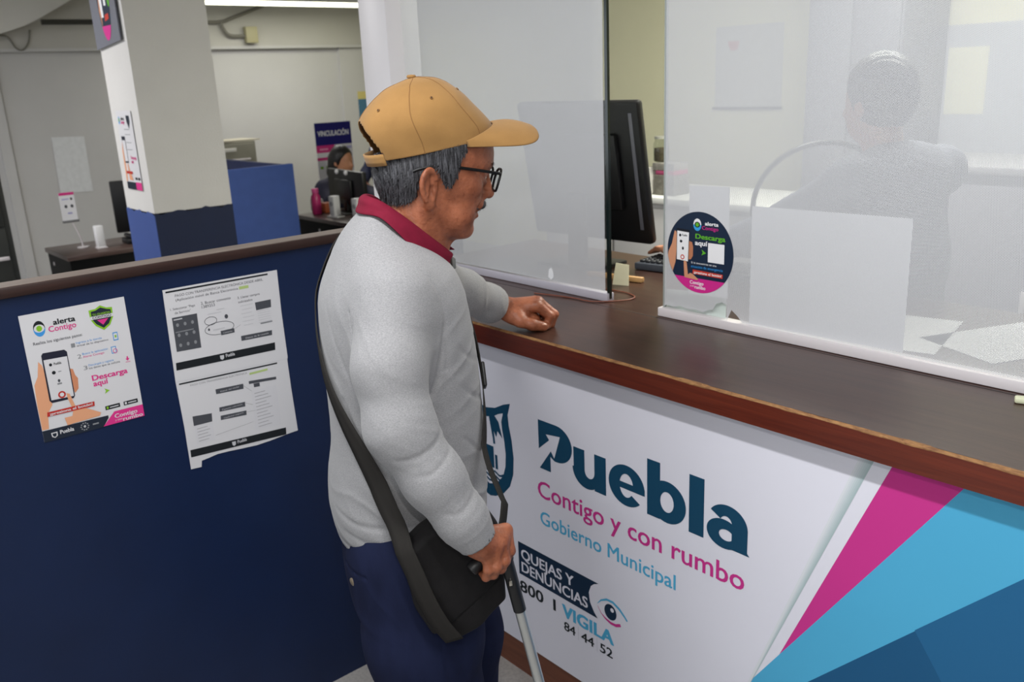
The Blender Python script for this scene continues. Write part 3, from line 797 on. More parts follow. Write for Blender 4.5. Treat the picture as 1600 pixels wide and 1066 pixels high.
f_.text('Descarga', 0.550, 0.908, 0.392, 0.042, PM['mag'], 2, 0.03); f_.text('aquí', 0.553, 0.70, 0.345, 0.042, PM['mag'], 2, 0.03)
f_.poly([(0.650, 0.309), (0.700, 0.285), (0.646, 0.265), (0.662, 0.287)], PM['green'], 2)
for x0, x1 in ((0.625, 0.774), (0.812, 0.958)):
    f_.rect(x0, 0.130, x1, 0.163, PM['black'], 1); f_.rect(x0 + 0.012, 0.137, x0 + 0.032, 0.156, PM['green'] if x0 < 0.7 else PM['paper'], 2); f_.rect(x0 + 0.045, 0.141, x1 - 0.015, 0.150, PM['lgrey'], 2)
f_.poly([(0.0, 0.0), (0.575, 0.0), (0.64, 0.065), (0.64, 0.085), (0.0, 0.093)], PM['navy'], 1)
f_.poly([(0.575, 0.003), (1.0, 0.003), (1.0, 0.102), (0.705, 0.104)], PM['mag'], 2)
f_.text('Contigo', 0.700, 0.935, 0.047, 0.032, PM['paper'], 3, 0.02); f_.text('y con', 0.70, 0.77, 0.022, 0.016, PM['paper'], 3); f_.text('rumbo', 0.778, 0.985, 0.008, 0.030, PM['paper'], 3, 0.02)
f_.poly([(0.075, 0.062), (0.135, 0.062), (0.132, 0.030), (0.105, 0.016), (0.078, 0.030)], PM['paper'], 2); f_.poly([(0.085, 0.054), (0.125, 0.054), (0.122, 0.034), (0.105, 0.024), (0.088, 0.034)], PM['navy'], 3)
f_.text('Puebla', 0.158, 0.292, 0.036, 0.030, PM['paper'], 2, 0.03)
for a in range(10):
    f_.disc((0.397 + 0.036 * math.cos(a * 0.628), 0.045 + 0.028 * math.sin(a * 0.628)), 0.008, 0.006, PM['grey'], 2, n=8)
f_.disc((0.397, 0.045), 0.012, 0.010, PM['lgrey'], 2, n=10); f_.rect(0.475, 0.038, 0.535, 0.050, PM['grey'], 2)
f_.build('lettering', p1)
f_ = PF()
f_.poly([(0.091, 0.633), (0.06, 0.52), (0.015, 0.46), (0.004, 0.30), (0.003, 0.099), (0.065, 0.099), (0.085, 0.22), (0.14, 0.28), (0.14, 0.50), (0.118, 0.60)], PM['skin'], 1)
f_.poly([(0.36, 0.53), (0.39, 0.52), (0.40, 0.47), (0.42, 0.44), (0.408, 0.36), (0.37, 0.33), (0.355, 0.36)], PM['skin2'], 1)
f_.poly([(0.145, 0.690), (0.345, 0.684), (0.366, 0.665), (0.362, 0.31), (0.345, 0.292), (0.14, 0.294), (0.121, 0.315), (0.128, 0.672)], PM['phone'], 2)
f_.poly([(0.140, 0.636), (0.358, 0.630), (0.351, 0.310), (0.139, 0.316)], PM['paper'], 3)
f_.disc((0.195, 0.59), 0.014, 0.012, PM['black'], 4); f_.text('Puebla', 0.225, 0.295, 0.582, 0.02, PM['black'], 4, 0.02); f_.disc((0.21, 0.525), 0.018, 0.014, PM['black'], 4); f_.rect(0.25, 0.522, 0.28, 0.528, PM['grey'], 4); f_.disc((0.243, 0.455), 0.012, 0.012, PM['dgrey'], 4); f_.rect(0.222, 0.425, 0.265, 0.438, PM['grey'], 4)
f_.disc((0.244, 0.342), 0.036, 0.028, PM['red'], 4); f_.disc((0.244, 0.342), 0.020, 0.016, PM['paper'], 5)
f_.poly([(0.285, 0.345), (0.315, 0.335), (0.345, 0.23), (0.42, 0.20), (0.575, 0.125), (0.56, 0.10), (0.30, 0.094), (0.24, 0.09), (0.225, 0.155), (0.30, 0.155), (0.318, 0.20), (0.29, 0.30)], PM['skin'], 5)
f_.poly([(0.072, 0.196), (0.526, 0.190), (0.531, 0.227), (0.078, 0.231)], PM['red'], 6); f_.text('¡presiona el botón!', 0.10, 0.51, 0.202, 0.020, PM['paper'], 7, 0.025)
f_.build('hand_with_phone', p1)

p2 = empty('poster', (0.0, -0.735, 0.780))
tag(p2, 'black and white printed instruction sheets with torn bottom edge taped to the blue wall', 'poster')
W2, HH2 = 0.289, 0.449
outl = [(0.0, 0.0), (0.09, -0.005), (0.10, 0.030), (0.17, 0.034), (0.24, 0.040), (0.34, 0.036), (0.46, 0.028), (0.60, 0.020), (0.74, 0.022), (0.90, 0.030), (1.005, 0.032), (0.99, 0.30), (0.985, 0.475), (0.992, 0.485), (0.985, 0.75), (0.99, 0.997), (0.5, 0.999), (0.0, 1.0), (-0.012, 0.505), (0.0, 0.25)]
mb = MB(); mb.prism(outl, 0.0006, 0.0013, (0, 0, 0), (0, W2, 0), (0, 0, HH2), (1, 0, 0)); mb.build('sheet', PMw, p2)
def QF(): return Flat((0.0014, 0, 0), (0, 1, 0), (0, 0, 1), (1, 0, 0), W2, HH2, 0.00015)
f_ = QF()
f_.poly([(0.02, 0.981), (0.90, 0.979), (0.90, 0.988), (0.02, 0.990)], PM['black'], 1)
f_.text('PAGO CON TRANSFERENCIA ELECTRÓNICA DESDE ABRIL', 0.09, 0.85, 0.953, 0.013, PM['dgrey'], 1); f_.text('(Aplicación móvil de Banca Electrónica', 0.09, 0.62, 0.930, 0.013, PM['dgrey'], 1); f_.rect(0.63, 0.928, 0.715, 0.944, flatmat('poster lime', (170, 190, 120)), 1)
f_.text('1. Seleccionar "Pago', 0.036, 0.24, 0.886, 0.012, PM['dgrey'], 1); f_.text('de Servicio"', 0.068, 0.20, 0.864, 0.012, PM['dgrey'], 1)
f_.text('2. Buscar convenio', 0.29, 0.545, 0.886, 0.015, PM['dgrey'], 1); f_.text('1389353', 0.292, 0.404, 0.866, 0.015, PM['dgrey'], 1)
f_.text('3. Llenar campos', 0.605, 0.806, 0.878, 0.013, PM['dgrey'], 1); f_.text('solicitados', 0.607, 0.734, 0.854, 0.013, PM['dgrey'], 1)
f_.poly([(0.036, 0.664), (0.240, 0.658), (0.245, 0.846), (0.039, 0.848)], PM['dgrey'], 1)
for i in range(3):
    for j in range(3): f_.disc((0.075 + 0.062 * i, 0.805 - 0.055 * j), 0.012, 0.010, PM['grey'], 2, n=10)
f_.rect(0.05, 0.765, 0.20, 0.770, PM['grey'], 2); f_.rect(0.05, 0.832, 0.12, 0.838, PM['lgrey'], 2)
f_.ring((0.350, 0.790), 0.052, 0.022, 0.0012, PM['dgrey'], 2); f_.ring((0.416, 0.742), 0.126, 0.034, 0.0012, PM['dgrey'], 2); f_.disc((0.487, 0.797), 0.015, 0.012, PM['dgrey'], 2); f_.disc((0.325, 0.745), 0.008, 0.007, PM['dgrey'], 2)
f_.rect(0.421, 0.700, 0.540, 0.724, PM['dgrey'], 3); f_.text('Convenio', 0.44, 0.52, 0.707, 0.008, PM['lgrey'], 4); f_.rect(0.36, 0.735, 0.46, 0.740, PM['lgrey'], 2); f_.rect(0.41, 0.842, 0.48, 0.846, PM['lgrey'], 2); f_.rect(0.33, 0.826, 0.45, 0.830, PM['lgrey'], 2)
f_.poly([(0.756, 0.795), (0.895, 0.796), (0.900, 0.840), (0.753, 0.840)], PM['dgrey'], 1)
for k in range(6): f_.rect(0.62 + 0.01 * k % 0.02, 0.835 - 0.022 * k, 0.735 - 0.01 * (k % 3), 0.838 - 0.022 * k, PM['lgrey'], 1); f_.rect(0.765, 0.787 - 0.013 * k, 0.88, 0.790 - 0.013 * k, PM['lgrey'], 1)
f_.poly([(0.590, 0.643), (0.872, 0.637), (0.876, 0.665), (0.591, 0.671)], PM['dgrey'], 1); f_.text('Datos de la cuenta', 0.63, 0.84, 0.649, 0.009, PM['lgrey'], 2); f_.rect(0.78, 0.712, 0.89, 0.720, PM['grey'], 1)
f_.poly([(0.010, 0.565), (0.884, 0.547), (0.889, 0.591), (0.014, 0.606)], PM['black'], 1)
f_.poly([(0.384, 0.590), (0.420, 0.589), (0.418, 0.570), (0.402, 0.563), (0.386, 0.571)], PM['lgrey'], 2); f_.text('Puebla', 0.435, 0.515, 0.573, 0.018, PM['lgrey'], 2, 0.03)
f_.poly([(-0.01, 0.502), (0.985, 0.478), (0.985, 0.4795), (-0.01, 0.5035)], PM['lgrey'], 1)
f_.poly([(0.012, 0.484), (0.885, 0.464), (0.886, 0.472), (0.012, 0.492)], PM['black'], 1)
f_.text('PAGO CON TRANSFERENCIA ELECTRÓNICA', 0.10, 0.60, 0.462, 0.010, PM['grey'], 1, 0, -0.022); f_.rect(0.62, 0.440, 0.79, 0.452, flatmat('poster lime', (170, 190, 120)), 1)
for pts in ([(0.306, 0.381), (0.550, 0.371), (0.553, 0.400), (0.305, 0.409)], [(0.313, 0.277), (0.544, 0.267), (0.547, 0.294), (0.315, 0.302)], [(0.313, 0.228), (0.545, 0.216), (0.548, 0.242), (0.316, 0.253)], [(0.079, 0.238), (0.238, 0.235), (0.244, 0.282), (0.079, 0.293)], [(0.604, 0.389), (0.859, 0.375), (0.859, 0.391), (0.604, 0.406)], [(0.645, 0.385), (0.70, 0.382), (0.70, 0.360), (0.645, 0.363)]):
    f_.poly(pts, PM['dgrey'], 1)
f_.text('Datos del titular', 0.345, 0.515, 0.386, 0.008, PM['lgrey'], 2); f_.text('Capturar referencia', 0.335, 0.52, 0.281, 0.008, PM['lgrey'], 2); f_.text('Confirmar importe', 0.34, 0.52, 0.231, 0.008, PM['lgrey'], 2)
f_.poly([(0.606, 0.118), (0.854, 0.099), (0.852, 0.343), (0.618, 0.346)], PM['shade'], 1)
f_.poly([(0.082, 0.133), (0.238, 0.123), (0.237, 0.229), (0.081, 0.235)], PM['shade'], 1)
for k in range(11): f_.rect(0.64, 0.325 - 0.02 * k, 0.74 + 0.05 * ((k * 7) % 3) / 2, 0.3275 - 0.02 * k, PM['grey'], 2)
for k in range(5): f_.rect(0.10, 0.215 - 0.018 * k, 0.19 + 0.02 * (k % 2), 0.2175 - 0.018 * k, PM['grey'], 2)
for a, b in (((0.55, 0.39), (0.62, 0.345)), ((0.55, 0.285), (0.63, 0.26)), ((0.55, 0.232), (0.63, 0.228)), ((0.25, 0.15), (0.60, 0.165)), ((0.55, 0.72), (0.60, 0.735))): f_.stroke([a, b], 0.0006, PM['grey'], 1)
f_.poly([(0.016, 0.067), (0.888, 0.030), (0.892, 0.073), (0.018, 0.109)], PM['black'], 2)
f_.poly([(0.381, 0.084), (0.415, 0.083), (0.413, 0.064), (0.397, 0.057), (0.383, 0.065)], PM['lgrey'], 3); f_.text('Puebla', 0.43, 0.515, 0.066, 0.018, PM['lgrey'], 3, 0.03)
f_.build('lettering', p2)

# ================================================================== the visitor
# person frame: u to his right, v forward, z up; feet at the origin
PLOC = (0.709, -0.456, 0.0)
PROT = math.atan2(-0.406, 0.914)
ALPHA = rad(13); CA, SA = math.cos(ALPHA), math.sin(ALPHA)
HC = (-0.02, 1.49)                                  # (v, z) of the head's pivot near the ears
def to_head(P):
    dy = P[:, 1] - HC[0]; dz = P[:, 2] - HC[1]
    return np.stack([P[:, 0], dy * CA - dz * SA, dy * SA + dz * CA], 1).astype(np.float32)
def from_head(p):
    u, y, z = p
    return (u, HC[0] + y * CA + z * SA, HC[1] - y * SA + z * CA)

face_loft = Loft([  # z', front, back, half width
    (-0.098, 0.078, 0.040, 0.010), (-0.092, 0.090, 0.022, 0.026), (-0.078, 0.1005, 0.008, 0.040), (-0.063, 0.1005, -0.004, 0.050), (-0.045, 0.103, -0.012, 0.0575), (-0.022, 0.107, -0.02, 0.063),
    (0.0, 0.105, -0.03, 0.067), (0.025, 0.104, -0.04, 0.0695), (0.045, 0.114, -0.05, 0.0705), (0.065, 0.116, -0.06, 0.0715), (0.09, 0.108, -0.065, 0.070), (0.115, 0.085, -0.055, 0.058), (0.128, 0.05, -0.02, 0.03)], 2.25, 0.01)
def ear(Q, s):
    # leaning, cupped auricle standing off the head
    c = np.array([0.0775 * s, -0.010, -0.008], np.float32)
    q = Q - c
    a = rad(30) * s
    x = q[:, 0] * math.cos(a) + q[:, 1] * math.sin(a); y = -q[:, 0] * math.sin(a) + q[:, 1] * math.cos(a)
    t = rad(-14); y2 = y * math.cos(t) - q[:, 2] * math.sin(t); z2 = y * math.sin(t) + q[:, 2] * math.cos(t)
    p = np.stack([x * s, y2, z2], 1)
    zz = p[:, 2]
    wid = np.interp(zz, [-0.036, -0.026, -0.01, 0.012, 0.026, 0.034], [0.0105, 0.0135, 0.0178, 0.0212, 0.0215, 0.0205])
    e = np.sqrt((p[:, 1] / wid) ** 2 + (zz / 0.0355) ** 2)
    flat = (e - 1) * 0.013
    d = smax(flat, np.abs(p[:, 0] - 0.002) - 0.0045, 0.005)
    hel = np.sqrt((np.abs(e - 0.86) * 0.017) ** 2 + (p[:, 0] - 0.0065) ** 2) - 0.0030          # rolled helix
    hel = np.where((p[:, 1] > 0.009) & (zz < 0.012), hel + 0.004, hel)
    hel = np.where(zz < -0.022, hel + 0.003, hel)
    d = smin(d, hel, 0.004)
    anti = rcone(p, (0.006, -0.003, 0.020), (0.0065, -0.0065, -0.010), 0.0022, 0.0028); d = smin(d, anti, 0.004)
    conch = ellip(p, (0.0085, 0.003, -0.006), (0.0075, 0.0072, 0.0125)); d = smax(d, -conch, 0.003)
    foss = ellip(p, (0.0090, 0.0035, 0.017), (0.005, 0.0050, 0.0085)); d = smax(d, -foss, 0.003)
    d = smin(d, ellip(p, (0.0055, 0.0098, -0.007), (0.0035, 0.0030, 0.006)), 0.003)             # tragus
    d = smin(d, ellip(p, (0.003, 0.003, -0.029), (0.0048, 0.0082, 0.0085)), 0.004)              # lobe
    return d
def head_sdf(P):
    Q = to_head(P)
    d = ellip(Q, (0, 0.012, 0.045), (0.0745, 0.097, 0.083))
    d = smin(d, face_loft(Q), 0.02)
    A = Q.copy(); A[:, 0] = np.abs(A[:, 0])
    d = smin(d, rcone(A, (0.012, 0.104, 0.047), (0.047, 0.083, 0.047), 0.0095, 0.008), 0.012)       # brow
    d = smin(d, ellip(A, (0.050, 0.066, 0.003), (0.017, 0.026, 0.018)), 0.018)                      # cheek bone
    d = smin(d, rcone(A, (0.056, 0.008, -0.042), (0.026, 0.074, -0.078), 0.013, 0.013), 0.02)       # jaw
    d = smin(d, ellip(A, (0.041, 0.062, -0.052), (0.016, 0.024, 0.022)), 0.018)                     # jowl
    d = smax(d, -ellip(A, (0.0315, 0.120, 0.026), (0.017, 0.020, 0.0125)), 0.014)                   # eye socket
    d = smin(d, sph(A, (0.0315, 0.0905, 0.025), 0.0128), 0.003)                                     # eyeball
    d = smin(d, chain(A, [(0.018, 0.100, 0.0315), (0.030, 0.1035, 0.0335), (0.045, 0.093, 0.029)], [0.0035, 0.0045, 0.0035]), 0.005)   # upper lid
    d = smin(d, chain(A, [(0.019, 0.099, 0.0185), (0.031, 0.102, 0.0155), (0.044, 0.093, 0.019)], [0.003, 0.004, 0.003]), 0.006)       # lower lid, bag
    nose = rcone(Q, (0, 0.106, 0.036), (0, 0.1205, -0.0015), 0.0075, 0.0105)
    nose = smin(nose, sph(Q, (0, 0.1225, -0.0045), 0.0100), 0.006)
    nose = smin(nose, ellip(A, (0.0115, 0.1105, -0.0085), (0.0078, 0.0100, 0.0080)), 0.006)
    d = smin(d, nose, 0.010)
    d = smax(d, -ellip(A, (0.0062, 0.1185, -0.0165), (0.0036, 0.0065, 0.0050)), 0.003)              # nostril
    d = smin(d, ellip(A, (0.012, 0.098, -0.026), (0.020, 0.014, 0.012)), 0.010)                     # upper lip mass
    d = smin(d, chain(A, [(0.0, 0.1040, -0.0480), (0.012, 0.1015, -0.0475), (0.023, 0.093, -0.0445)], [0.0052, 0.0048, 0.003]), 0.005)    # lower lip
    d = smax(d, -chain(A, [(0.0, 0.1120, -0.0415), (0.014, 0.1085, -0.0412), (0.027, 0.0945, -0.0425)], [0.0022, 0.0022, 0.0018]), 0.004) # mouth line
    d = smin(d, ellip(Q, (0, 0.0865, -0.0785), (0.019, 0.0155, 0.0145)), 0.012)                     # chin
    d = smax(d, -chain(A, [(0.019, 0.112, -0.010), (0.031, 0.1005, -0.027), (0.034, 0.090, -0.047)], [0.0022, 0.0026, 0.0022]), 0.008)    # nasolabial fold
    d = smax(d, -chain(A, [(0.050, 0.088, 0.030), (0.062, 0.074, 0.034)], [0.001, 0.0009]), 0.004)      # crow's feet
    d = smax(d, -chain(A, [(0.051, 0.087, 0.022), (0.063, 0.073, 0.016)], [0.001, 0.0009]), 0.004)
    d = smin(d, ear(Q, 1), 0.006); d = smin(d, ear(Q, -1), 0.006)
    return d
def neck_sdf(P):
    d = chain(P, [(0, -0.030, 1.475), (0, -0.043, 1.42), (0, -0.062, 1.36), (0, -0.085, 1.30)], [0.058, 0.0565, 0.062, 0.075], 0.02)
    d = smin(d, rcone(P, (0.045, -0.035, 1.445), (0.018, 0.0, 1.355), 0.012, 0.010), 0.02)           # neck cords
    d = smin(d, rcone(P, (-0.045, -0.035, 1.445), (-0.018, 0.0, 1.355), 0.012, 0.010), 0.02)
    d = smin(d, sph(P, (0, -0.003, 1.375), 0.017), 0.02)
    return d

torso = Loft([  # sweater outline: z, front, back, half width
    (0.812, 0.043, -0.240, 0.178), (0.84, 0.050, -0.247, 0.183), (0.88, 0.055, -0.2525, 0.184), (0.936, 0.058, -0.249, 0.182), (1.0, 0.057, -0.237, 0.178), (1.08, 0.054, -0.234, 0.178), (1.167, 0.050, -0.236, 0.183),
    (1.25, 0.040, -0.235, 0.188), (1.30, 0.030, -0.228, 0.184), (1.335, 0.014, -0.214, 0.170), (1.365, -0.012, -0.200, 0.148), (1.392, -0.044, -0.186, 0.118), (1.415, -0.068, -0.169, 0.090), (1.435, -0.082, -0.150, 0.066), (1.452, -0.092, -0.130, 0.045)], 2.25, 0.012)

RS = [(0.158, -0.120, 1.318), (0.218, -0.146, 1.215), (0.248, -0.140, 1.120), (0.272, -0.095, 1.030), (0.287, -0.056, 0.958), (0.293, -0.030, 0.910)]
RR = [0.056, 0.0575, 0.0555, 0.0490, 0.0410, 0.0345]
LS = [(-0.160, -0.100, 1.318), (-0.262, -0.025, 1.280), (-0.352, 0.045, 1.235), (-0.410, 0.135, 1.175), (-0.452, 0.210, 1.130), (-0.462, 0.230, 1.120)]
LR = [0.056, 0.056, 0.056, 0.052, 0.043, 0.0395]
def body_arms(P):
    r = chain(P, RS[:4] + [(0.290, -0.045, 0.938), (0.292, -0.028, 0.912)], [0.048, 0.045, 0.040, 0.036, 0.0285, 0.0265], 0.02)
    l = chain(P, LS[:4] + [(-0.453, 0.214, 1.124), (-0.468, 0.255, 1.111)], [0.048, 0.044, 0.038, 0.034, 0.0275, 0.0255], 0.02)
    return r, l

# --- hands: explicit joints
def hand(P, wrist, mcps, fingers, thumb, palm_r=0.0125, fr=(0.0098, 0.0088, 0.0078, 0.0068), extra=(), K=1.0):
    d = None
    for i, m_ in enumerate(mcps):
        w_ = wrist[i]
        e = rcone(P, w_, m_, palm_r * K, 0.0112 * K)
        d = e if d is None else smin(d, e, 0.016)
    for c, r in extra: d = smin(d, ellip(P, c, r), 0.012)
    for i, fg in enumerate(fingers):
        k = [1.0, 1.03, 0.98, 0.88][i]
        e = chain(P, [mcps[i]] + fg, [r * k * K for r in (0.0108,) + tuple(fr[1:])] , 0.004)
        d = smin(d, e, 0.0045)
    e = chain(P, thumb, [0.0135 * K, 0.0122 * K, 0.0112 * K, 0.0098 * K], 0.006)
    return smin(d, e, 0.007)
# left hand: loose fist on the counter
LD = np.array([0.237, 0.963, -0.13]); LA = np.array([0.970, -0.237, 0.0]); LN = np.array([0.0, 0.05, 1.0])
LW = np.array([-0.470, 0.242, 1.1125])
LK = 1.16
def Lp(a, b, c): return tuple(LW + (LD * a + LA * b + LN * c) * LK)
L_mcp = [Lp(0.080, 0.024, 0.014), Lp(0.083, 0.004, 0.018), Lp(0.078, -0.016, 0.014), Lp(0.070, -0.034, 0.006)]
L_wr = [Lp(0.010, 0.014, -0.002), Lp(0.010, 0.005, 0.002), Lp(0.010, -0.006, 0.001), Lp(0.010, -0.015, -0.003)]
L_f = [[Lp(0.108, 0.026, -0.006), Lp(0.101, 0.025, -0.0265), Lp(0.082, 0.020, -0.0285)],
       [Lp(0.118, 0.008, -0.006), Lp(0.111, 0.008, -0.0290), Lp(0.093, 0.008, -0.0315)],
       [Lp(0.113, -0.014, -0.007), Lp(0.106, -0.014, -0.0290), Lp(0.090, -0.013, -0.0315)],
       [Lp(0.100, -0.033, -0.012), Lp(0.094, -0.032, -0.0300), Lp(0.080, -0.029, -0.0315)]]
L_th = [Lp(0.014, 0.022, -0.010), Lp(0.042, 0.043, -0.0165), Lp(0.068, 0.045, -0.0225), Lp(0.092, 0.038, -0.0262)]
def lhand(P): return hand(P, L_wr, L_mcp, L_f, L_th, K=1.3, extra=[(Lp(0.036, 0.026, -0.010), (0.028, 0.030, 0.023)), (Lp(0.045, -0.008, -0.010), (0.036, 0.036, 0.024)), (Lp(0.068, 0.010, -0.020), (0.024, 0.024, 0.018))])
# right hand: wrapped over the cane handle, thumb on the far side
R_mcp = [(0.272, 0.024, 0.911), (0.287, 0.012, 0.902), (0.297, -0.003, 0.892), (0.300, -0.018, 0.882)]
R_wr = [(0.284, -0.034, 0.920), (0.291, -0.036, 0.917), (0.297, -0.038, 0.912), (0.301, -0.040, 0.906)]
R_f = [[(0.286, 0.026, 0.878), (0.277, 0.020, 0.858), (0.256, 0.016, 0.852)],
       [(0.300, 0.012, 0.870), (0.291, 0.007, 0.850), (0.270, 0.004, 0.846)],
       [(0.307, -0.005, 0.865), (0.298, -0.009, 0.846), (0.278, -0.012, 0.843)],
       [(0.307, -0.020, 0.862), (0.300, -0.023, 0.845), (0.282, -0.025, 0.843)]]
R_th = [(0.274, -0.022, 0.905), (0.254, -0.004, 0.893), (0.245, 0.016, 0.884), (0.246, 0.034, 0.876)]
def rhand(P): return hand(P, R_wr, R_mcp, R_f, R_th, palm_r=0.0130, K=1.08, extra=[((0.286, -0.010, 0.900), (0.020, 0.028, 0.017))])

LH_C = np.array(Lp(0.06, 0, -0.01)); RH_C = np.array((0.285, 0.0, 0.88))
def in_sphere(P, c, r): return (np.linalg.norm(P - np.asarray(c, np.float32), axis=1) < r)
def body_sdf(P):
    d = np.full(len(P), 1.0, np.float32)
    z = P[:, 2]
    def part(mask, fn, k):
        if mask.any():
            e = np.full(len(P), 1.0, np.float32); e[mask] = fn(P[mask])
            return smin(d, e, k)
        return d
    d = part((z > 1.30), head_sdf, 0.02)
    d = part((z > 1.22), neck_sdf, 0.022)
    d = part((z < 1.46), lambda Q: torso(Q, -0.014), 0.03)
    d = part(np.abs(P[:, 0]) > 0.02, lambda Q: np.minimum(*body_arms(Q)), 0.03)
    d = part(in_sphere(P, LH_C, 0.16), lhand, 0.012)
    d = part(in_sphere(P, RH_C, 0.15), rhand, 0.012)
    # far value estimate so that empty blocks are skipped
    return d

def skin_mat():
    m, nt, b = new_mat('sun-browned skin'); N, L = nt.nodes, nt.links
    tc = N.new('ShaderNodeTexCoord')
    n1 = N.new('ShaderNodeTexNoise'); n1.inputs['Scale'].default_value = 28; n1.inputs['Detail'].default_value = 4; L.new(tc.outputs['Object'], n1.inputs['Vector'])
    n2 = N.new('ShaderNodeTexNoise'); n2.inputs['Scale'].default_value = 160; n2.inputs['Detail'].default_value = 3; L.new(tc.outputs['Object'], n2.inputs['Vector'])
    r1 = N.new('ShaderNodeValToRGB'); e = r1.color_ramp.elements
    e[0].position = 0.34; e[0].color = lin((128, 71, 46)); e[1].position = 0.68; e[1].color = lin((168, 101, 71))
    L.new(n1.outputs['Fac'], r1.inputs[0])
    r2 = N.new('ShaderNodeValToRGB'); r2.color_ramp.elements[0].position = 0.30; r2.color_ramp.elements[0].color = (0.62, 0.5, 0.45, 1); r2.color_ramp.elements[1].position = 0.42; r2.color_ramp.elements[1].color = (1, 1, 1, 1)
    L.new(n2.outputs['Fac'], r2.inputs[0])
    mx = N.new('ShaderNodeMix'); mx.data_type = 'RGBA'; mx.blend_type = 'MULTIPLY'; mx.inputs[0].default_value = 0.6
    L.new(r1.outputs[0], mx.inputs[6]); L.new(r2.outputs[0], mx.inputs[7]); L.new(mx.outputs[2], b.inputs['Base Color'])
    b.inputs['Roughness'].default_value = 0.46; b.inputs['Specular IOR Level'].default_value = 0.45
    b.inputs['Subsurface Weight'].default_value = 0.12; b.inputs['Subsurface Radius'].default_value = (0.010, 0.004, 0.002); b.inputs['Subsurface Scale'].default_value = 0.35
    n3 = N.new('ShaderNodeTexNoise'); n3.inputs['Scale'].default_value = 260; n3.inputs['Detail'].default_value = 3; L.new(tc.outputs['Object'], n3.inputs['Vector'])
    wv = N.new('ShaderNodeTexVoronoi'); wv.inputs['Scale'].default_value = 130; L.new(tc.outputs['Object'], wv.inputs['Vector'])
    ad = N.new('ShaderNodeMath'); ad.operation = 'ADD'; L.new(n3.outputs['Fac'], ad.inputs[0]); L.new(wv.outputs['Distance'], ad.inputs[1])
    bp = N.new('ShaderNodeBump'); bp.inputs['Strength'].default_value = 0.4; bp.inputs['Distance'].default_value = 0.0016; L.new(ad.outputs[0], bp.inputs['Height']); L.new(bp.outputs[0], b.inputs['Normal'])
    return m
M['skin'] = skin_mat()
man = net_object('person', body_sdf, (-0.55, -0.27, 0.80), (0.36, 0.43, 1.63), 0.0025, M['skin'])
man.location = PLOC; man.rotation_euler = (0, 0, PROT)
tag(man, 'man in tan cap and grey sweatshirt leaning on the counter with a cane', 'person')

# --- grey sweatshirt
def gauss(P, c, s): return np.exp(-np.sum(((P - np.asarray(c, np.float32)) / np.asarray(s, np.float32)) ** 2, axis=1))
def waves(P, d, ph=0, f=1.0):
    d = np.asarray(d, np.float32)
    w_ = P @ d
    j = np.sin(P[:, 0] * 31 + P[:, 2] * 23 + ph) * 0.9 + np.sin(P[:, 1] * 27 - P[:, 2] * 17 + ph * 2) * 0.9
    s_ = np.sin(w_ * f + j + ph)
    return 0.45 * s_ + 0.75 * (1 - 2 * np.sqrt(np.abs(np.sin((w_ * f + j + ph) * 0.5 + 0.8)) + 0.02))
def rsleeve(P): return chain(P, RS, RR, 0.03)
def lsleeve(P): return chain(P, LS, LR, 0.03)
RAX = np.array(RS[-1]) - np.array(RS[-2]); RAX /= np.linalg.norm(RAX)
LAX = np.array(LS[-1]) - np.array(LS[-3]); LAX /= np.linalg.norm(LAX)
def sweater_core(P):
    t = torso(P)
    return smin(smin(t, rsleeve(P), 0.028), lsleeve(P), 0.028)
CREASE = []
for pts, r_ in (([(0.172, -0.040, 1.26), (0.195, -0.052, 1.17), (0.222, -0.062, 1.09)], 0.0040), ([(0.262, -0.062, 1.125), (0.292, -0.110, 1.095), (0.302, -0.160, 1.085)], 0.0022), ([(0.270, -0.058, 1.090), (0.305, -0.100, 1.058), (0.304, -0.125, 1.056)], 0.0016),
                ([(0.285, -0.035, 1.010), (0.318, -0.064, 0.985), (0.322, -0.090, 0.990)], 0.0018),
                ([(0.085, 0.050, 1.165), (0.140, 0.040, 1.185), (0.180, 0.005, 1.215)], 0.0028), ([(0.060, 0.056, 1.085), (0.130, 0.045, 1.105), (0.178, 0.005, 1.140)], 0.0030), ([(0.070, 0.058, 0.985), (0.135, 0.045, 1.000), (0.178, 0.0, 1.045)], 0.0028),
                ([(0.060, -0.235, 0.905), (0.130, -0.215, 0.895), (0.180, -0.120, 0.900)], 0.0032), ([(0.090, -0.230, 0.870), (0.150, -0.200, 0.862), (0.182, -0.100, 0.868)], 0.0028), ([(0.110, -0.228, 1.13), (0.150, -0.205, 1.02), (0.172, -0.170, 0.95)], 0.0028),
                ([(0.060, -0.235, 1.30), (0.110, -0.225, 1.22), (0.150, -0.205, 1.14)], 0.0026), ([(0.150, -0.195, 1.30), (0.175, -0.200, 1.22), (0.188, -0.195, 1.13)], 0.0026), ([(-0.37, 0.020, 1.285), (-0.40, 0.075, 1.245), (-0.435, 0.09, 1.20)], 0.0026), ([(-0.39, 0.090, 1.250), (-0.425, 0.140, 1.205), (-0.445, 0.13, 1.16)], 0.0024)):
    CREASE.append(([project_on(sweater_core, p, 0.0008)[0] for p in spline(pts, 3)], r_))
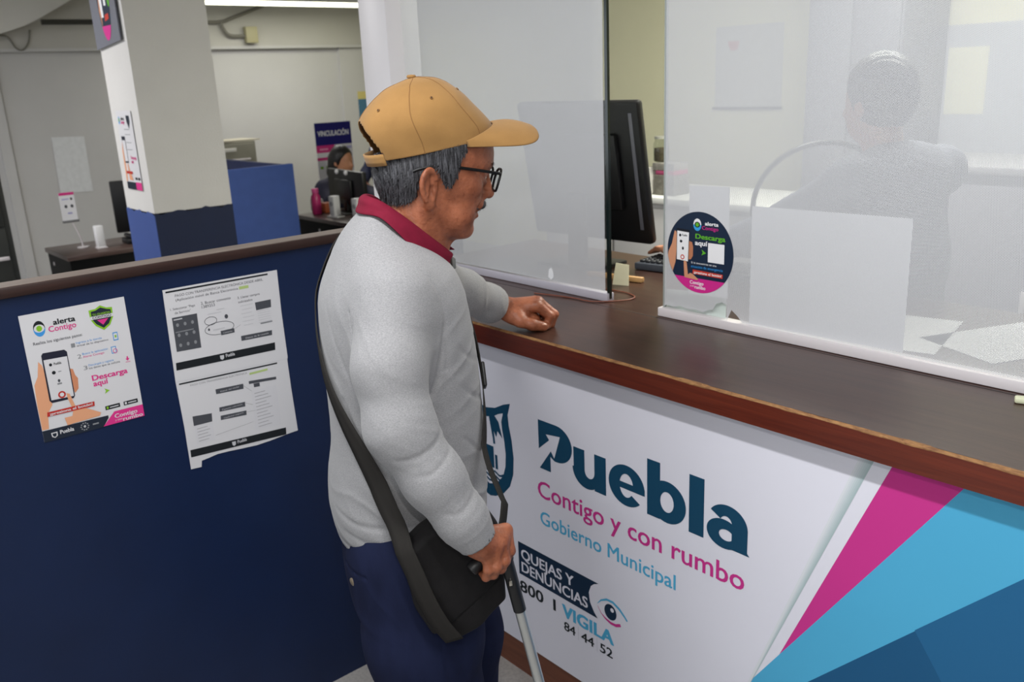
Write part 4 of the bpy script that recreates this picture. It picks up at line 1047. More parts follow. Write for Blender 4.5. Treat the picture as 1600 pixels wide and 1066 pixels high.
def sweater_sdf(P):
    t = torso(P); r = rsleeve(P); l = lsleeve(P)
    # pulled folds: bunching at the elbow, over the forearm, from the arm pit across the chest, above the hem
    f = 0.0
    f = f + 0.0024 * gauss(P, (0.25, -0.10, 1.11), (0.09, 0.07, 0.08)) * waves(P, (0.1, 0.55, 1.0), 0.6, 165)
    f = f + 0.0026 * gauss(P, (0.285, -0.05, 0.965), (0.07, 0.07, 0.07)) * waves(P, (0.1, -0.55, 0.9), 2.0, 190)
    f = f + 0.0034 * gauss(P, (0.22, -0.16, 1.25), (0.08, 0.07, 0.09)) * waves(P, (0.0, 0.8, 0.55), 1.1, 85)
    f = f + 0.0042 * gauss(P, (0.15, 0.02, 1.19), (0.11, 0.07, 0.11)) * waves(P, (0.0, -0.55, 1.0), 0.2, 78)
    f = f + 0.0050 * gauss(P, (0.10, 0.03, 0.93), (0.14, 0.07, 0.10)) * waves(P, (0.0, 0.35, 1.0), 3.0, 70)
    f = f + 0.0044 * gauss(P, (0.12, -0.20, 0.905), (0.13, 0.10, 0.07)) * waves(P, (0.0, 0.35, 1.0), 4.0, 82)
    f = f + 0.0030 * gauss(P, (0.10, -0.22, 1.22), (0.10, 0.06, 0.18)) * waves(P, (0.4, 0.2, 0.28), 2.2, 110)
    f = f + 0.0040 * gauss(P, (-0.40, 0.13, 1.18), (0.12, 0.14, 0.09)) * waves(P, (0.28, 1.0, 0.2), 0.9, 115)
    f = f + 0.0030 * gauss(P, (-0.25, -0.04, 1.26), (0.10, 0.10, 0.10)) * waves(P, (0.6, 0.2, 0.9), 0.3, 90)
    f = f + 0.0009 * waves(P, (0.3, 0.5, 0.8), 1.7, 60)
    # set-in sleeve seam
    seam = np.abs(P[:, 0] - 0.168 - 0.10 * np.maximum(P[:, 2] - 1.30, 0))
    # cuffs gathered
    d = smin(t, r, 0.05); d = smin(d, l, 0.05)
    d = d - f
    # seam groove around the arm hole
    ds = np.sqrt((P[:, 0] - (0.180 - 0.25 * np.maximum(1.345 - P[:, 2], 0) * 0.0)) ** 2 + 0.0)
    d = d + 0.0018 * np.exp(-((P[:, 0] - 0.172 + 0.30 * (P[:, 2] - 1.33) ** 2 * 0) / 0.003) ** 2) * ((P[:, 2] > 1.18) & (P[:, 1] > -0.25))
    # pressed creases
    for cpts, r_ in CREASE:
        c0 = np.mean(cpts, 0); m_ = (np.abs(P - c0.astype(np.float32)).max(axis=1) < 0.11)
        if m_.any():
            k_ = len(cpts); rr = [r_ * math.sin(math.pi * (0.12 + 0.76 * i / (k_ - 1))) for i in range(k_)]
            d[m_] = smax(d[m_], -chain(P[m_], cpts, rr, 0.002), 0.007)
    # neck opening
    d = smax(d, -chain(P, [(0, -0.06, 1.50), (0, -0.045, 1.40), (0, 0.02, 1.372)], [0.078, 0.066, 0.045], 0.02), 0.006)
    # open cuffs
    cr = (P - np.asarray(RS[-1], np.float32)) @ RAX.astype(np.float32)
    nr = (np.linalg.norm(P - np.asarray(RS[-1], np.float32), axis=1) < 0.075)
    d = np.where(nr, smax(d, cr, 0.004), d)
    d = np.where(nr, smax(d, -rcone(P, RS[-2], np.array(RS[-1]) + RAX * 0.03, 0.0285, 0.0305), 0.003), d)
    cl = (P - np.asarray(LS[-1], np.float32)) @ LAX.astype(np.float32)
    nl = (np.linalg.norm(P - np.asarray(LS[-1], np.float32), axis=1) < 0.075)
    d = np.where(nl, smax(d, cl, 0.004), d)
    d = np.where(nl, smax(d, -rcone(P, LS[-2], np.array(LS[-1]) + LAX * 0.03, 0.034, 0.0345), 0.003), d)
    # hem: cut flat, with a stitched band
    d = d + 0.0022 * np.exp(-((P[:, 2] - 0.838) / 0.0035) ** 2) * (t < 0.02)
    # the sleeve lies on the counter's edge
    return d
def heather():
    m, nt, b = new_mat('heather grey jersey'); N, L = nt.nodes, nt.links
    tc = N.new('ShaderNodeTexCoord'); mp = N.new('ShaderNodeMapping'); mp.inputs['Scale'].default_value = (1, 1, 2.6); L.new(tc.outputs['Object'], mp.inputs[0])
    n1 = N.new('ShaderNodeTexNoise'); n1.inputs['Scale'].default_value = 330; n1.inputs['Detail'].default_value = 5; n1.inputs['Roughness'].default_value = 0.7; L.new(mp.outputs[0], n1.inputs['Vector'])
    r1 = N.new('ShaderNodeValToRGB'); e = r1.color_ramp.elements
    e[0].position = 0.25; e[0].color = lin((120, 120, 123)); e[1].position = 0.66; e[1].color = lin((160, 159, 160)); L.new(n1.outputs['Fac'], r1.inputs[0]); L.new(r1.outputs[0], b.inputs['Base Color'])
    b.inputs['Roughness'].default_value = 0.9; b.inputs['Specular IOR Level'].default_value = 0.15; b.inputs['Sheen Weight'].default_value = 0.15
    n2 = N.new('ShaderNodeTexNoise'); n2.inputs['Scale'].default_value = 420; n2.inputs['Detail'].default_value = 2; L.new(tc.outputs['Object'], n2.inputs['Vector'])
    bp = N.new('ShaderNodeBump'); bp.inputs['Strength'].default_value = 0.12; bp.inputs['Distance'].default_value = 0.001; L.new(n2.outputs['Fac'], bp.inputs['Height']); L.new(bp.outputs[0], b.inputs['Normal'])
    return m
M['jersey'] = heather()
sw = net_object('sweatshirt', sweater_sdf, (-0.52, -0.31, 0.79), (0.37, 0.33, 1.47), 0.0036, M['jersey'], man)

# --- navy trousers
def trouser_sdf(P):
    hips = Loft([(0.70, 0.030, -0.235, 0.165), (0.75, 0.034, -0.238, 0.172), (0.82, 0.036, -0.232, 0.170), (0.90, 0.034, -0.222, 0.165)], 2.4, 0.01)
    d = hips(P)
    r = chain(P, [(0.086, -0.105, 0.80), (0.094, -0.105, 0.62), (0.100, -0.100, 0.47), (0.105, -0.115, 0.25), (0.108, -0.125, 0.075)], [0.120, 0.113, 0.099, 0.086, 0.080], 0.04)
    l = chain(P, [(-0.086, -0.085, 0.80), (-0.094, -0.020, 0.62), (-0.098, 0.006, 0.47), (-0.100, 0.0, 0.25), (-0.100, -0.020, 0.075)], [0.118, 0.108, 0.092, 0.082, 0.078], 0.04)
    d = smin(d, smin(r, l, 0.02), 0.04)
    f = 0.004 * gauss(P, (0.10, -0.12, 0.70), (0.15, 0.2, 0.10)) * waves(P, (0.3, 0.9, 0.4), 1.0, 60) + 0.0022 * waves(P, (0.2, 0.9, 0.12), 2.0, 38) * np.clip((0.75 - P[:, 2]) * 4, 0, 1)
    d = d - f
    # side seam and slanted pocket slit
    sx = np.abs(P[:, 1] + 0.095 + 0.10 * (P[:, 2] - 0.7)); d = d + 0.0028 * np.exp(-(sx / 0.0028) ** 2) * (P[:, 0] > 0.02)
    pk = rcone(P, (0.215, -0.125, 0.82), (0.215, -0.100, 0.66), 0.0035, 0.0035); d = smax(d, -(pk - 0.0), 0.003)
    # back pocket welt
    d = d + 0.003 * np.exp(-((P[:, 2] - 0.790 - 0.12 * (P[:, 0] - 0.1)) / 0.0025) ** 2) * ((P[:, 1] < -0.17) & (P[:, 0] > 0.04) & (P[:, 0] < 0.15))
    return smax(d, 0.05 - P[:, 2], 0.004)
M['navy_cloth'] = mat('navy twill', (30, 36, 63), 0.9, spec=0.12, var=(26, 0.25), bump=(380, 0.35, 0.001), stretch=(1, 1, 0.4))
tr = net_object('trousers', trouser_sdf, (-0.24, -0.29, 0.04), (0.24, 0.14, 0.91), 0.0045, M['navy_cloth'], man)
MB().lathe([(0.0, 0.0), (0.0075, 0.0005), (0.0080, 0.002), (0.0055, 0.0032), (0.0, 0.0030)], n=16).build('button', mat('horn button', (120, 108, 92), 0.4), tr, (0.098, -0.231, 0.766)).rotation_euler = (rad(90), 0, rad(28))
# shoes under the trouser hems
M['shoe'] = mat('black leather', (24, 22, 22), 0.35, bump=(120, 0.15, 0.001))
for s, y in ((1, -0.125), (-1, -0.03)):
    x = 0.108 if s > 0 else -0.100
    def shoe(P, x=x, y=y):
        d = chain(P, [(x, y - 0.045, 0.045), (x, y + 0.04, 0.05), (x, y + 0.15, 0.034)], [0.040, 0.044, 0.034], 0.03)
        d = smin(d, rcone(P, (x, y - 0.03, 0.06), (x, y - 0.03, 0.10), 0.038, 0.040), 0.03)
        return smax(d, 0.004 - P[:, 2], 0.006)
    sh_ = net_object('shoe', shoe, (x - 0.07, y - 0.12, -0.005), (x + 0.07, y + 0.22, 0.16), 0.005, M['shoe'], man)

# --- hair
HAIR = [(0.0450, 1.5610), (0.0425, 1.552), (0.0407, 1.5417), (0.030, 1.527), (0.0265, 1.512), (0.0225, 1.500), (0.0085, 1.480), (0.0010, 1.4885), (-0.0060, 1.5045), (-0.0150, 1.5170), (-0.030, 1.5185), (-0.0440, 1.5045), (-0.0490, 1.4720), (-0.062, 1.4600), (-0.078, 1.4560), (-0.100, 1.4600), (-0.16, 1.466), (-0.16, 1.5315)]
def head_noear(P):
    Q = to_head(P)
    d = ellip(Q, (0, 0.012, 0.045), (0.0745, 0.097, 0.083))
    d = smin(d, face_loft(Q), 0.02)
    n_ = chain(P, [(0, -0.030, 1.475), (0, -0.043, 1.42)], [0.058, 0.0565], 0.02)
    d = smin(d, n_, 0.022)
    # fuller back of the head under the cap
    return smin(d, ellip(Q, (0, -0.035, 0.012), (0.066, 0.053, 0.052)), 0.02)
def hair_sdf(P):
    d = head_noear(P) - 0.0085
    pl = poly2d(P[:, 1], P[:, 2], HAIR)
    edge = 0.0022 * np.sin(P[:, 1] * 900 + 3 * np.sin(P[:, 0] * 300)) + 0.0016 * np.sin(P[:, 1] * 390 + P[:, 0] * 500)
    d = smax(d, pl + edge, 0.007)
    # combed strands
    Q = to_head(P)
    s = Q[:, 1] * 1.0 + Q[:, 2] * 0.55
    d = d - 0.0011 * np.sin(s * 620 + 2.0 * np.sin(Q[:, 2] * 90) + 1.5 * np.sin(Q[:, 0] * 120)) - 0.0009 * np.sin(s * 1130 + 3 * np.sin(Q[:, 2] * 70 + 1))
    return d
def hair_mat():
    m, nt, b = new_mat('salt and pepper hair'); N, L = nt.nodes, nt.links
    tc = N.new('ShaderNodeTexCoord'); mp = N.new('ShaderNodeMapping'); mp.inputs['Rotation'].default_value = (rad(28), 0, 0); mp.inputs['Scale'].default_value = (150, 420, 26); L.new(tc.outputs['Object'], mp.inputs[0])
    n1 = N.new('ShaderNodeTexNoise'); n1.inputs['Scale'].default_value = 1.0; n1.inputs['Detail'].default_value = 4; n1.inputs['Distortion'].default_value = 0.4; L.new(mp.outputs[0], n1.inputs['Vector'])
    r1 = N.new('ShaderNodeValToRGB'); e = r1.color_ramp.elements
    e[0].position = 0.36; e[0].color = lin((22, 21, 24)); e[1].position = 0.74; e[1].color = lin((100, 100, 105)); L.new(n1.outputs['Fac'], r1.inputs[0]); L.new(r1.outputs[0], b.inputs['Base Color'])
    b.inputs['Roughness'].default_value = 0.5; b.inputs['Specular IOR Level'].default_value = 0.35
    bp = N.new('ShaderNodeBump'); bp.inputs['Strength'].default_value = 0.7; bp.inputs['Distance'].default_value = 0.002; L.new(n1.outputs['Fac'], bp.inputs['Height']); L.new(bp.outputs[0], b.inputs['Normal'])
    return m
M['hair'] = hair_mat()
hair = net_object('hair', hair_sdf, (-0.095, -0.135, 1.44), (0.095, 0.065, 1.59), 0.0018, M['hair'], man)
# fine strands lying on the shell
rng = np.random.default_rng(3)
def strands(n_try, length, h0):
    mbh = MB(); made = 0
    cand = np.stack([rng.uniform(-0.1, 0.1, n_try), rng.uniform(-0.125, 0.05, n_try), rng.uniform(1.455, 1.562, n_try)], 1).astype(np.float32)
    d = hair_sdf(cand); ok = np.abs(d) < 0.006
    cand = cand[ok]
    e = 0.0015
    def val(p): return head_noear(p) - 0.0092
    for it in range(4):
        d = val(cand)
        g = np.stack([(val(cand + np.eye(3, dtype=np.float32)[i] * e) - val(cand - np.eye(3, dtype=np.float32)[i] * e)) / (2 * e) for i in range(3)], 1)
        gl = np.linalg.norm(g, axis=1, keepdims=True) + 1e-9
        cand = cand - (d[:, None] / gl) * (g / gl)
    nrm = g / gl
    keep = poly2d(cand[:, 1], cand[:, 2], HAIR) < -0.001
    cand, nrm = cand[keep], nrm[keep]
    base = np.array([0.0, -0.62, -0.78], np.float32)
    vs = []; fs = []
    for p, nn in zip(cand, nrm):
        t = base + rng.normal(0, 0.22, 3); t = t - nn * (t @ nn); t /= np.linalg.norm(t) + 1e-9
        L_ = length * rng.uniform(0.6, 1.2); wd = np.cross(nn, t) * 0.00028
        q = [p - nn * 0.001, p + t * L_ * 0.5 + nn * h0, p + t * L_ + nn * h0 * rng.uniform(0.2, 1.2)]
        k = len(vs)
        vs += [q[0] - wd, q[0] + wd, q[1] - wd, q[1] + wd, q[2]]
        fs += [(k, k + 1, k + 3, k + 2), (k + 2, k + 3, k + 4)]
    mbh.add(vs, fs); return mbh
st_ = strands(26000, 0.013, 0.0011).build('hair_strands', M['hair'], hair)
st_['kind'] = 'stuff'

# --- eyebrow and moustache of short strands
def tuft(paths, n, L_, wid, name, m_, seed):
    r_ = np.random.default_rng(seed); mbh = MB(); vs = []; fs = []
    for _ in range(n):
        pth = paths[r_.integers(len(paths))]
        t = r_.uniform(0, len(pth) - 1.001); i = int(t); a = t - i
        c = np.array(pth[i]) * (1 - a) + np.array(pth[i + 1]) * a
        dirv = np.array(pth[i + 1]) - np.array(pth[i]); dirv /= np.linalg.norm(dirv)
        c = c + r_.normal(0, 1, 3) * np.array(wid)
        dv = dirv * 0.6 + r_.normal(0, 0.25, 3) + np.array([0, 0.35, -0.45]); dv /= np.linalg.norm(dv)
        e = c + dv * L_ * r_.uniform(0.6, 1.2)
        sd = np.cross(dv, (0.3, 1, 0.2)); sd = sd / np.linalg.norm(sd) * 0.0004
        k = len(vs); P_ = [c - sd, c + sd, e]
        vs += [from_head(p) for p in P_]; fs.append((k, k + 1, k + 2))
    mbh.add(vs, fs); o = mbh.build(name, m_, man); o['kind'] = 'stuff'; return o
M['brow'] = mat('grey brow hair', (74, 72, 74), 0.6, var=(600, 0.6))
for s in (1, -1):
    tuft([[(0.012 * s, 0.112, 0.046), (0.028 * s, 0.111, 0.052), (0.048 * s, 0.094, 0.049)]], 420, 0.008, (0.002, 0.001, 0.0022), 'eyebrow', M['brow'], 5)
def mous(P):
    Q = to_head(P); A = Q.copy(); A[:, 0] = np.abs(A[:, 0])
    d = chain(A, [(0.0, 0.1125, -0.0235), (0.014, 0.1095, -0.0270), (0.026, 0.0985, -0.0345)], [0.0055, 0.0060, 0.0035], 0.006)
    return d - 0.0006 * np.sin(Q[:, 0] * 1500)
net_object('moustache', mous, (-0.04, 0.05, 1.40), (0.04, 0.12, 1.47), 0.0016, M['brow'], man)
tuft([[(0.001 * s, 0.1165, -0.0215), (0.014 * s, 0.1140, -0.0255), (0.026 * s, 0.1015, -0.0335)] for s in (1, -1)], 900, 0.008, (0.002, 0.0012, 0.003), 'moustache_strands', M['brow'], 9)
# eyes: white with dark iris
M['eye'] = mat('eye white', (206, 196, 186), 0.2); M['iris'] = mat('brown iris', (38, 24, 18), 0.1)
for s in (1, -1):
    mbx = MB(); c = from_head((0.0315 * s, 0.0925, 0.025))
    def ball(P, c=c): return sph(P, c, 0.0118)
    ey = net_object('eye', ball, (c[0] - 0.015, c[1] - 0.015, c[2] - 0.015), (c[0] + 0.015, c[1] + 0.015, c[2] + 0.015), 0.0015, [M['eye'], M['iris']], man, face_mat=lambda F_, c=c: (np.linalg.norm(F_ - (np.array(c) + np.array([0, 0.0118, -0.001])), axis=1) < 0.0062))

# --- thumb nails
M['nail'] = mat('finger nail', (196, 142, 116), 0.3)
def nail(c, d, n_, ln, wd, parent):
    d = np.array(d, float); d /= np.linalg.norm(d); n_ = np.array(n_, float); n_ -= d * (n_ @ d); n_ /= np.linalg.norm(n_); s_ = np.cross(d, n_)
    vs = []; fs = []; nu, nv = 7, 6
    for i in range(nu):
        for j in range(nv):
            a = (i / (nu - 1) - 0.5); b = (j / (nv - 1) - 0.5)
            hw_ = wd * (1 - 0.25 * (max(0, a * 2)) ** 3 - 0.15 * max(0, -a * 2) ** 2)
            p = np.array(c) + d * a * ln + s_ * b * hw_ + n_ * (-(b * 2) ** 2 * wd * 0.16 - max(0, a) ** 2 * 0.004)
            vs.append(p)
    for i in range(nu - 1):
        for j in range(nv - 1): k = i * nv + j; fs.append((k, k + 1, k + nv + 1, k + nv))
    o = MB().add(vs, fs, 0, True).build('thumb_nail', M['nail'], parent); md = o.modifiers.new('s', 'SOLIDIFY'); md.thickness = 0.0008; return o
tn = np.array(L_th[3]) + np.array(LA) * 0.0075 + np.array(LN) * 0.0105 + np.array(LD) * 0.002
nail(tn, np.array(L_th[3]) - np.array(L_th[2]), np.array(LN) * 0.9 + np.array(LA) * 0.42, 0.0145, 0.0135, man)

# --- polo collar
M['maroon'] = mat('maroon pique', (118, 20, 46), 0.85, spec=0.2, var=(60, 0.15), bump=(520, 0.4, 0.0008))
topk = [(0.020, 0.016, 1.358), (0.040, 0.000, 1.374), (0.058, -0.030, 1.400), (0.066, -0.072, 1.437), (0.050, -0.106, 1.464), (0.024, -0.124, 1.4725), (0.0, -0.128, 1.474)]
botk = [(0.044, 0.004, 1.337), (0.072, -0.028, 1.338), (0.092, -0.066, 1.381), (0.092, -0.096, 1.418), (0.074, -0.119, 1.440), (0.036, -0.143, 1.443), (0.0, -0.149, 1.442)]
def mir(k, tip=None):
    l = [(-a, b, c) for a, b, c in reversed(k[:-1])]
    if tip: l[-1] = tip[1]; l[-2] = tip[0]
    return k + l
tk = spline(mir(topk), 6); bk = spline(mir(botk, ((-0.070, 0.000, 1.350), (-0.030, 0.036, 1.352))), 6)
vs = []; fs = []; nr = 9; nn_ = len(tk)
for i in range(nn_):
    t_, b_ = np.array(tk[i]), np.array(bk[i])
    cen = np.array([0, -0.05, t_[2]]); out = t_ - cen; out[2] = 0; out /= np.linalg.norm(out) + 1e-9
    inner = t_ - out * 0.004 - np.array([0, 0, 0.030])
    for j in range(4): vs.append(inner + (t_ - inner) * j / 4 - out * 0.001)
    for j in range(nr - 3):
        k = j / (nr - 4)
        p = t_ + (b_ - t_) * k + out * (0.0055 * math.sin(math.pi * min(1, k * 1.6)) ) + np.array([0, 0, 0.002 * math.sin(math.pi * k)])
        vs.append(p)
rowsn = 4 + nr - 3
for i in range(nn_ - 1):
    for j in range(rowsn - 1): k = i * rowsn + j; fs.append((k, k + rowsn, k + rowsn + 1, k + 1))
colr = MB().add(vs, fs, 0, True).build('polo_collar', M['maroon'], man, autosmooth=False)
md = colr.modifiers.new('s', 'SOLIDIFY'); md.thickness = 0.0028; md.offset = 0; md = colr.modifiers.new('sub', 'SUBSURF'); md.levels = 1; md.render_levels = 1
# placket tab under the collar point
MB().bbox((-0.016, 0.020, 1.322), (0.004, 0.0275, 1.342), 0.002).build('placket_tab', mat('grey tab', (112, 114, 112), 0.7), man)

# --- cap
BETA = rad(8.5); CB, SB = math.cos(BETA), math.sin(BETA); CO = (-0.007, 1.5475)
def from_cap(p):
    u, y, z = p
    return (u, CO[0] + y * CB - z * SB, CO[1] + y * SB + z * CB)
czs = list(np.concatenate([np.linspace(0, 0.098, 29), [0.102, 0.106, 0.110, 0.1135, 0.1165, 0.119, 0.121, 0.1225, 0.1235]]))
_, _ = 0, 0
def _tab(xs, ys): X, Y = smooth_table(xs, ys, 400); return np.interp(czs, X, Y)
cfr = _tab([0, 0.022, 0.040, 0.062, 0.082, 0.098, 0.110, 0.118, 0.1235], [0.119, 0.1175, 0.107, 0.0915, 0.0775, 0.062, 0.0470, 0.030, 0.006])
cbk = _tab([0, 0.035, 0.055, 0.070, 0.090, 0.105, 0.116, 0.1235], [-0.1185, -0.122, -0.120, -0.1135, -0.094, -0.072, -0.048, -0.012])
chw = _tab([0, 0.03, 0.05, 0.07, 0.09, 0.105, 0.116, 0.1235], [0.0885, 0.0905, 0.0885, 0.0815, 0.067, 0.050, 0.032, 0.008])
nth = 160
def ring_pt(i, th, off=0.0):
    c = (cfr[i] + cbk[i]) / 2; a = (cfr[i] - cbk[i]) / 2; w_ = chw[i]
    cx_, cy_ = math.sin(th), math.cos(th)
    q = (abs(cx_) ** 2.15 + abs(cy_) ** 2.15) ** (-1 / 2.15)
    # softly dented cloth
    zz_ = czs[i] * 100; n_ = 0.0016 * math.sin(3 * th + zz_ * 0.4) * (1 - zz_ / 12.4) + 0.0012 * math.sin(7 * th - zz_ * 0.8) * (1 - zz_ / 12.4)
    return (w_ * q * cx_ * (1 + off / w_) * (1 + n_ * 8), c + a * q * cy_ * (1 + off / a), czs[i])
M['cap'] = mat('tan cotton twill', (153, 115, 67), 0.85, spec=0.2, var=(22, 0.14), bump=(420, 0.4, 0.0008), sheen=0.1)
M['stitch'] = mat('brown stitching', (128, 90, 48), 0.85)
cap = empty('cap'); cap.parent = man
vs = []; fs = []
for i in range(len(czs)):
    for j in range(nth): vs.append(from_cap(ring_pt(i, 2 * math.pi * j / nth)))
apex = len(vs); vs.append(from_cap((0, -0.004, 0.1245)))
for i in range(len(czs) - 1):
    for j in range(nth):
        k = [(i, j), (i, (j + 1) % nth), (i + 1, (j + 1) % nth), (i + 1, j)]
        pc = [ring_pt(a, 2 * math.pi * b / nth) for a, b in k]
        mx_ = sum(p[0] for p in pc) / 4; my_ = sum(p[1] for p in pc) / 4; mz_ = sum(p[2] for p in pc) / 4
        if my_ < -0.03 and (mx_ / 0.060) ** 2 + (mz_ / 0.070) ** 2 < 1: continue
        fs.append(tuple(a * nth + b for a, b in reversed(k)))
for j in range(nth): fs.append((apex, (len(czs) - 1) * nth + (j + 1) % nth, (len(czs) - 1) * nth + j))
crown = MB().add(vs, fs, 0, True).build('crown', M['cap'], cap, autosmooth=False)
md = crown.modifiers.new('s', 'SOLIDIFY'); md.thickness = 0.0022; md.offset = -1
md = crown.modifiers.new('sub', 'SUBSURF'); md.levels = 1; md.render_levels = 1
# seams between the six panels
for deg in (0, 50, 103, 180, 257, 310):
    th = rad(deg); pts = []
    for i in range(len(czs)):
        p = ring_pt(i, th, 0.0004)
        if deg == 180 and czs[i] < 0.072: continue
        pts.append(from_cap(p))
    pts.append(from_cap((0, -0.004, 0.1252)))
    MB().tube(spline(pts, 3), 0.0006, 6).build('seam', M['stitch'], cap)
# rim binding
def rim_pts(z, off): return [from_cap((lambda p: (p[0], p[1], z))(ring_pt(0, 2 * math.pi * j / nth, off))) for j in range(nth)]
# button and eyelets
MB().lathe([(0.0, 0.0), (0.0075, 0.0), (0.0085, 0.0025), (0.0070, 0.0052), (0.0, 0.0060)], n=20).build('top_button', M['cap'], cap, from_cap((0, -0.006, 0.1235)))
for deg, i in ((22, 26), (77, 25), (140, 24), (-22, 26), (-77, 25), (-140, 24)):
    p = ring_pt(i, rad(deg), 0.0012); c = (cfr[i] + cbk[i]) / 2
    nrm = Vector((p[0], p[1] - c, 0.055)).normalized()
    mbx = MB(); mbx.lathe([(0.0012, 0.0010), (0.0026, 0.0010), (0.0029, -0.0004), (0.0012, -0.0008)], n=14, mi=0); mbx.lathe([(0.0, 0.0011), (0.0015, 0.0011), (0.0015, 0.0)], n=10, mi=1)
    o = mbx.build('eyelet', [M['stitch'], mat('dark hole', (40, 26, 14), 0.9)], cap)
    nv_ = Vector(from_cap(tuple(nrm))) - Vector(from_cap((0, 0, 0)))
    o.rotation_euler = nv_.to_track_quat('Z', 'Y').to_euler(); o.location = from_cap(p)
# visor
vs = []; fs = []; na, nb_ = 33, 12
for i in range(na):
    s_ = -1 + 2 * i / (na - 1); th = rad(66) * s_
    b0 = Vector(ring_pt(3, th, 0.0005)); b0.z = 0.020 * math.cos(th) ** 1.5 + 0.001
    ph = s_ * math.pi / 2
    xt = 0.0835 * math.copysign(abs(math.sin(ph)) ** (2 / 6.0), s_)
    yt = 0.046 + 0.146 * max(0.0, math.cos(ph)) ** (2 / 6.0)
    tip = Vector((xt, yt, 0.004 - (0.008 + 0.026 * (yt - 0.046) / 0.146) * (xt / 0.080) ** 2))
    for j in range(nb_):
        k = j / (nb_ - 1)
        p = b0 + (tip - b0) * k
        p.z += 0.006 * math.sin(math.pi * k) * (1 - s_ * s_)
        vs.append(from_cap(p))
for i in range(na - 1):
    for j in range(nb_ - 1): k = i * nb_ + j; fs.append((k, k + nb_, k + nb_ + 1, k + 1))
vis = MB().add(vs, fs, 0, True).build('visor', M['cap'], cap, autosmooth=False)
md = vis.modifiers.new('s', 'SOLIDIFY'); md.thickness = 0.0036; md.offset = 0
md = vis.modifiers.new('sub', 'SUBSURF'); md.levels = 1; md.render_levels = 1
# adjusting strap across the rear opening
vs = []; fs = []; ns = 20
for i in range(ns + 1):
    th = rad(180 - 40 + 80 * i / ns)
    p = ring_pt(0, th, 0.001)
    for z in (-0.008, 0.0, 0.006, 0.012): vs.append(from_cap((p[0], p[1] + (0.012 - z) * 0.10, z)))
for i in range(ns):
    for j in range(3): k = i * 4 + j; fs.append((k, k + 1, k + 5, k + 4))
stp = MB().add(vs, fs, 0, True).build('back_strap', M['cap'], cap, autosmooth=False); md = stp.modifiers.new('s', 'SOLIDIFY'); md.thickness = 0.0028

# --- eyeglasses
M['frame'] = mat('black acetate', (12, 12, 14), 0.42, spec=0.3)
M['lens'] = thin_glass('spectacle lens', (0.95, 0.98, 0.97))
gl_ = empty('eyeglasses'); gl_.parent = man
for s in (1, -1):
    rimp = []; nl = 40
    for i in range(nl):
        a = 2 * math.pi * i / nl; ca, sa = math.cos(a), math.sin(a); q = (abs(ca) ** 3 + abs(sa) ** 3) ** (-1 / 3)
        x = 0.0335 + 0.0235 * q * ca; z = 0.0235 + (0.0200 if sa > 0 else 0.0205) * q * sa
        y = 0.1265 - 0.006 * ((x - 0.01) / 0.05) ** 2 - (0.0235 - z) * 0.10 * -1 * -1
        rimp.append((x * s, y, z))
    rt = MB().tube([from_head(p) for p in rimp], 0.0023, 8, closed=True).build('rim', M['frame'], gl_)
    lens = MB(); lens.add([from_head(p) for p in rimp], [tuple(range(nl))]); lens.build('lens', M['lens'], gl_)
    tm = [(0.0575 * s, 0.1215, 0.036), (0.066 * s, 0.112, 0.0365), (0.0745 * s, 0.060, 0.036), (0.0800 * s, 0.012, 0.034), (0.0815 * s, -0.008, 0.0305), (0.0800 * s, -0.030, 0.022), (0.0780 * s, -0.040, 0.016)]
    MB().tube([from_head(p) for p in spline(tm, 5)], [0.0027] * 31, 8).build('temple', M['frame'], gl_)
MB().tube([from_head(p) for p in spline([(0.0115, 0.1270, 0.029), (0.005, 0.1300, 0.032), (-0.005, 0.1300, 0.032), (-0.0115, 0.1270, 0.029)], 4)], 0.0018, 8).build('bridge', M['frame'], gl_)

# ------------------------------------------------------------------ cane
cane = empty('walking_cane', PLOC, PROT)
tag(cane, 'metal walking cane with black handle held in the man\'s right hand', 'cane')
M['rubber'] = mat('black rubber grip', (20, 20, 22), 0.45)
hd_ = spline([(0.288, -0.046, 0.856), (0.286, -0.036, 0.863), (0.279, -0.010, 0.869), (0.272, 0.012, 0.870), (0.269, 0.022, 0.866), (0.268, 0.025, 0.850)], 5)
MB().tube(hd_, [0.0100] + [0.0122] * (len(hd_) - 2) + [0.0115], 14).build('handle', M['rubber'], cane)
CT0, CT1 = Vector((0.268, 0.024, 0.850)), Vector((0.262, 0.185, 0.012))
def cp(t): return CT0 + (CT1 - CT0) * t
MB().tube([cp(0), cp(0.125)], [0.0118, 0.0118], 16).build('grip_sleeve', M['rubber'], cane)
MB().tube([cp(0.125), cp(0.965)], 0.0100, 16).build('shaft', mat('brushed aluminium tube', (196, 198, 196), 0.35, metal=0.75), cane)
MB().tube([cp(0.955), cp(0.985), cp(1.0)], [0.0125, 0.014, 0.016], 16).build('rubber_tip', M['rubber'], cane)
MB().bbox((-0.004, -0.003, -0.005), (0.004, 0.003, 0.005), 0.001).build('clip', mat('steel clip', (210, 206, 196), 0.2, metal=1.0), cane, cp(0.045) + Vector((0.0125, -0.006, 0.0)))

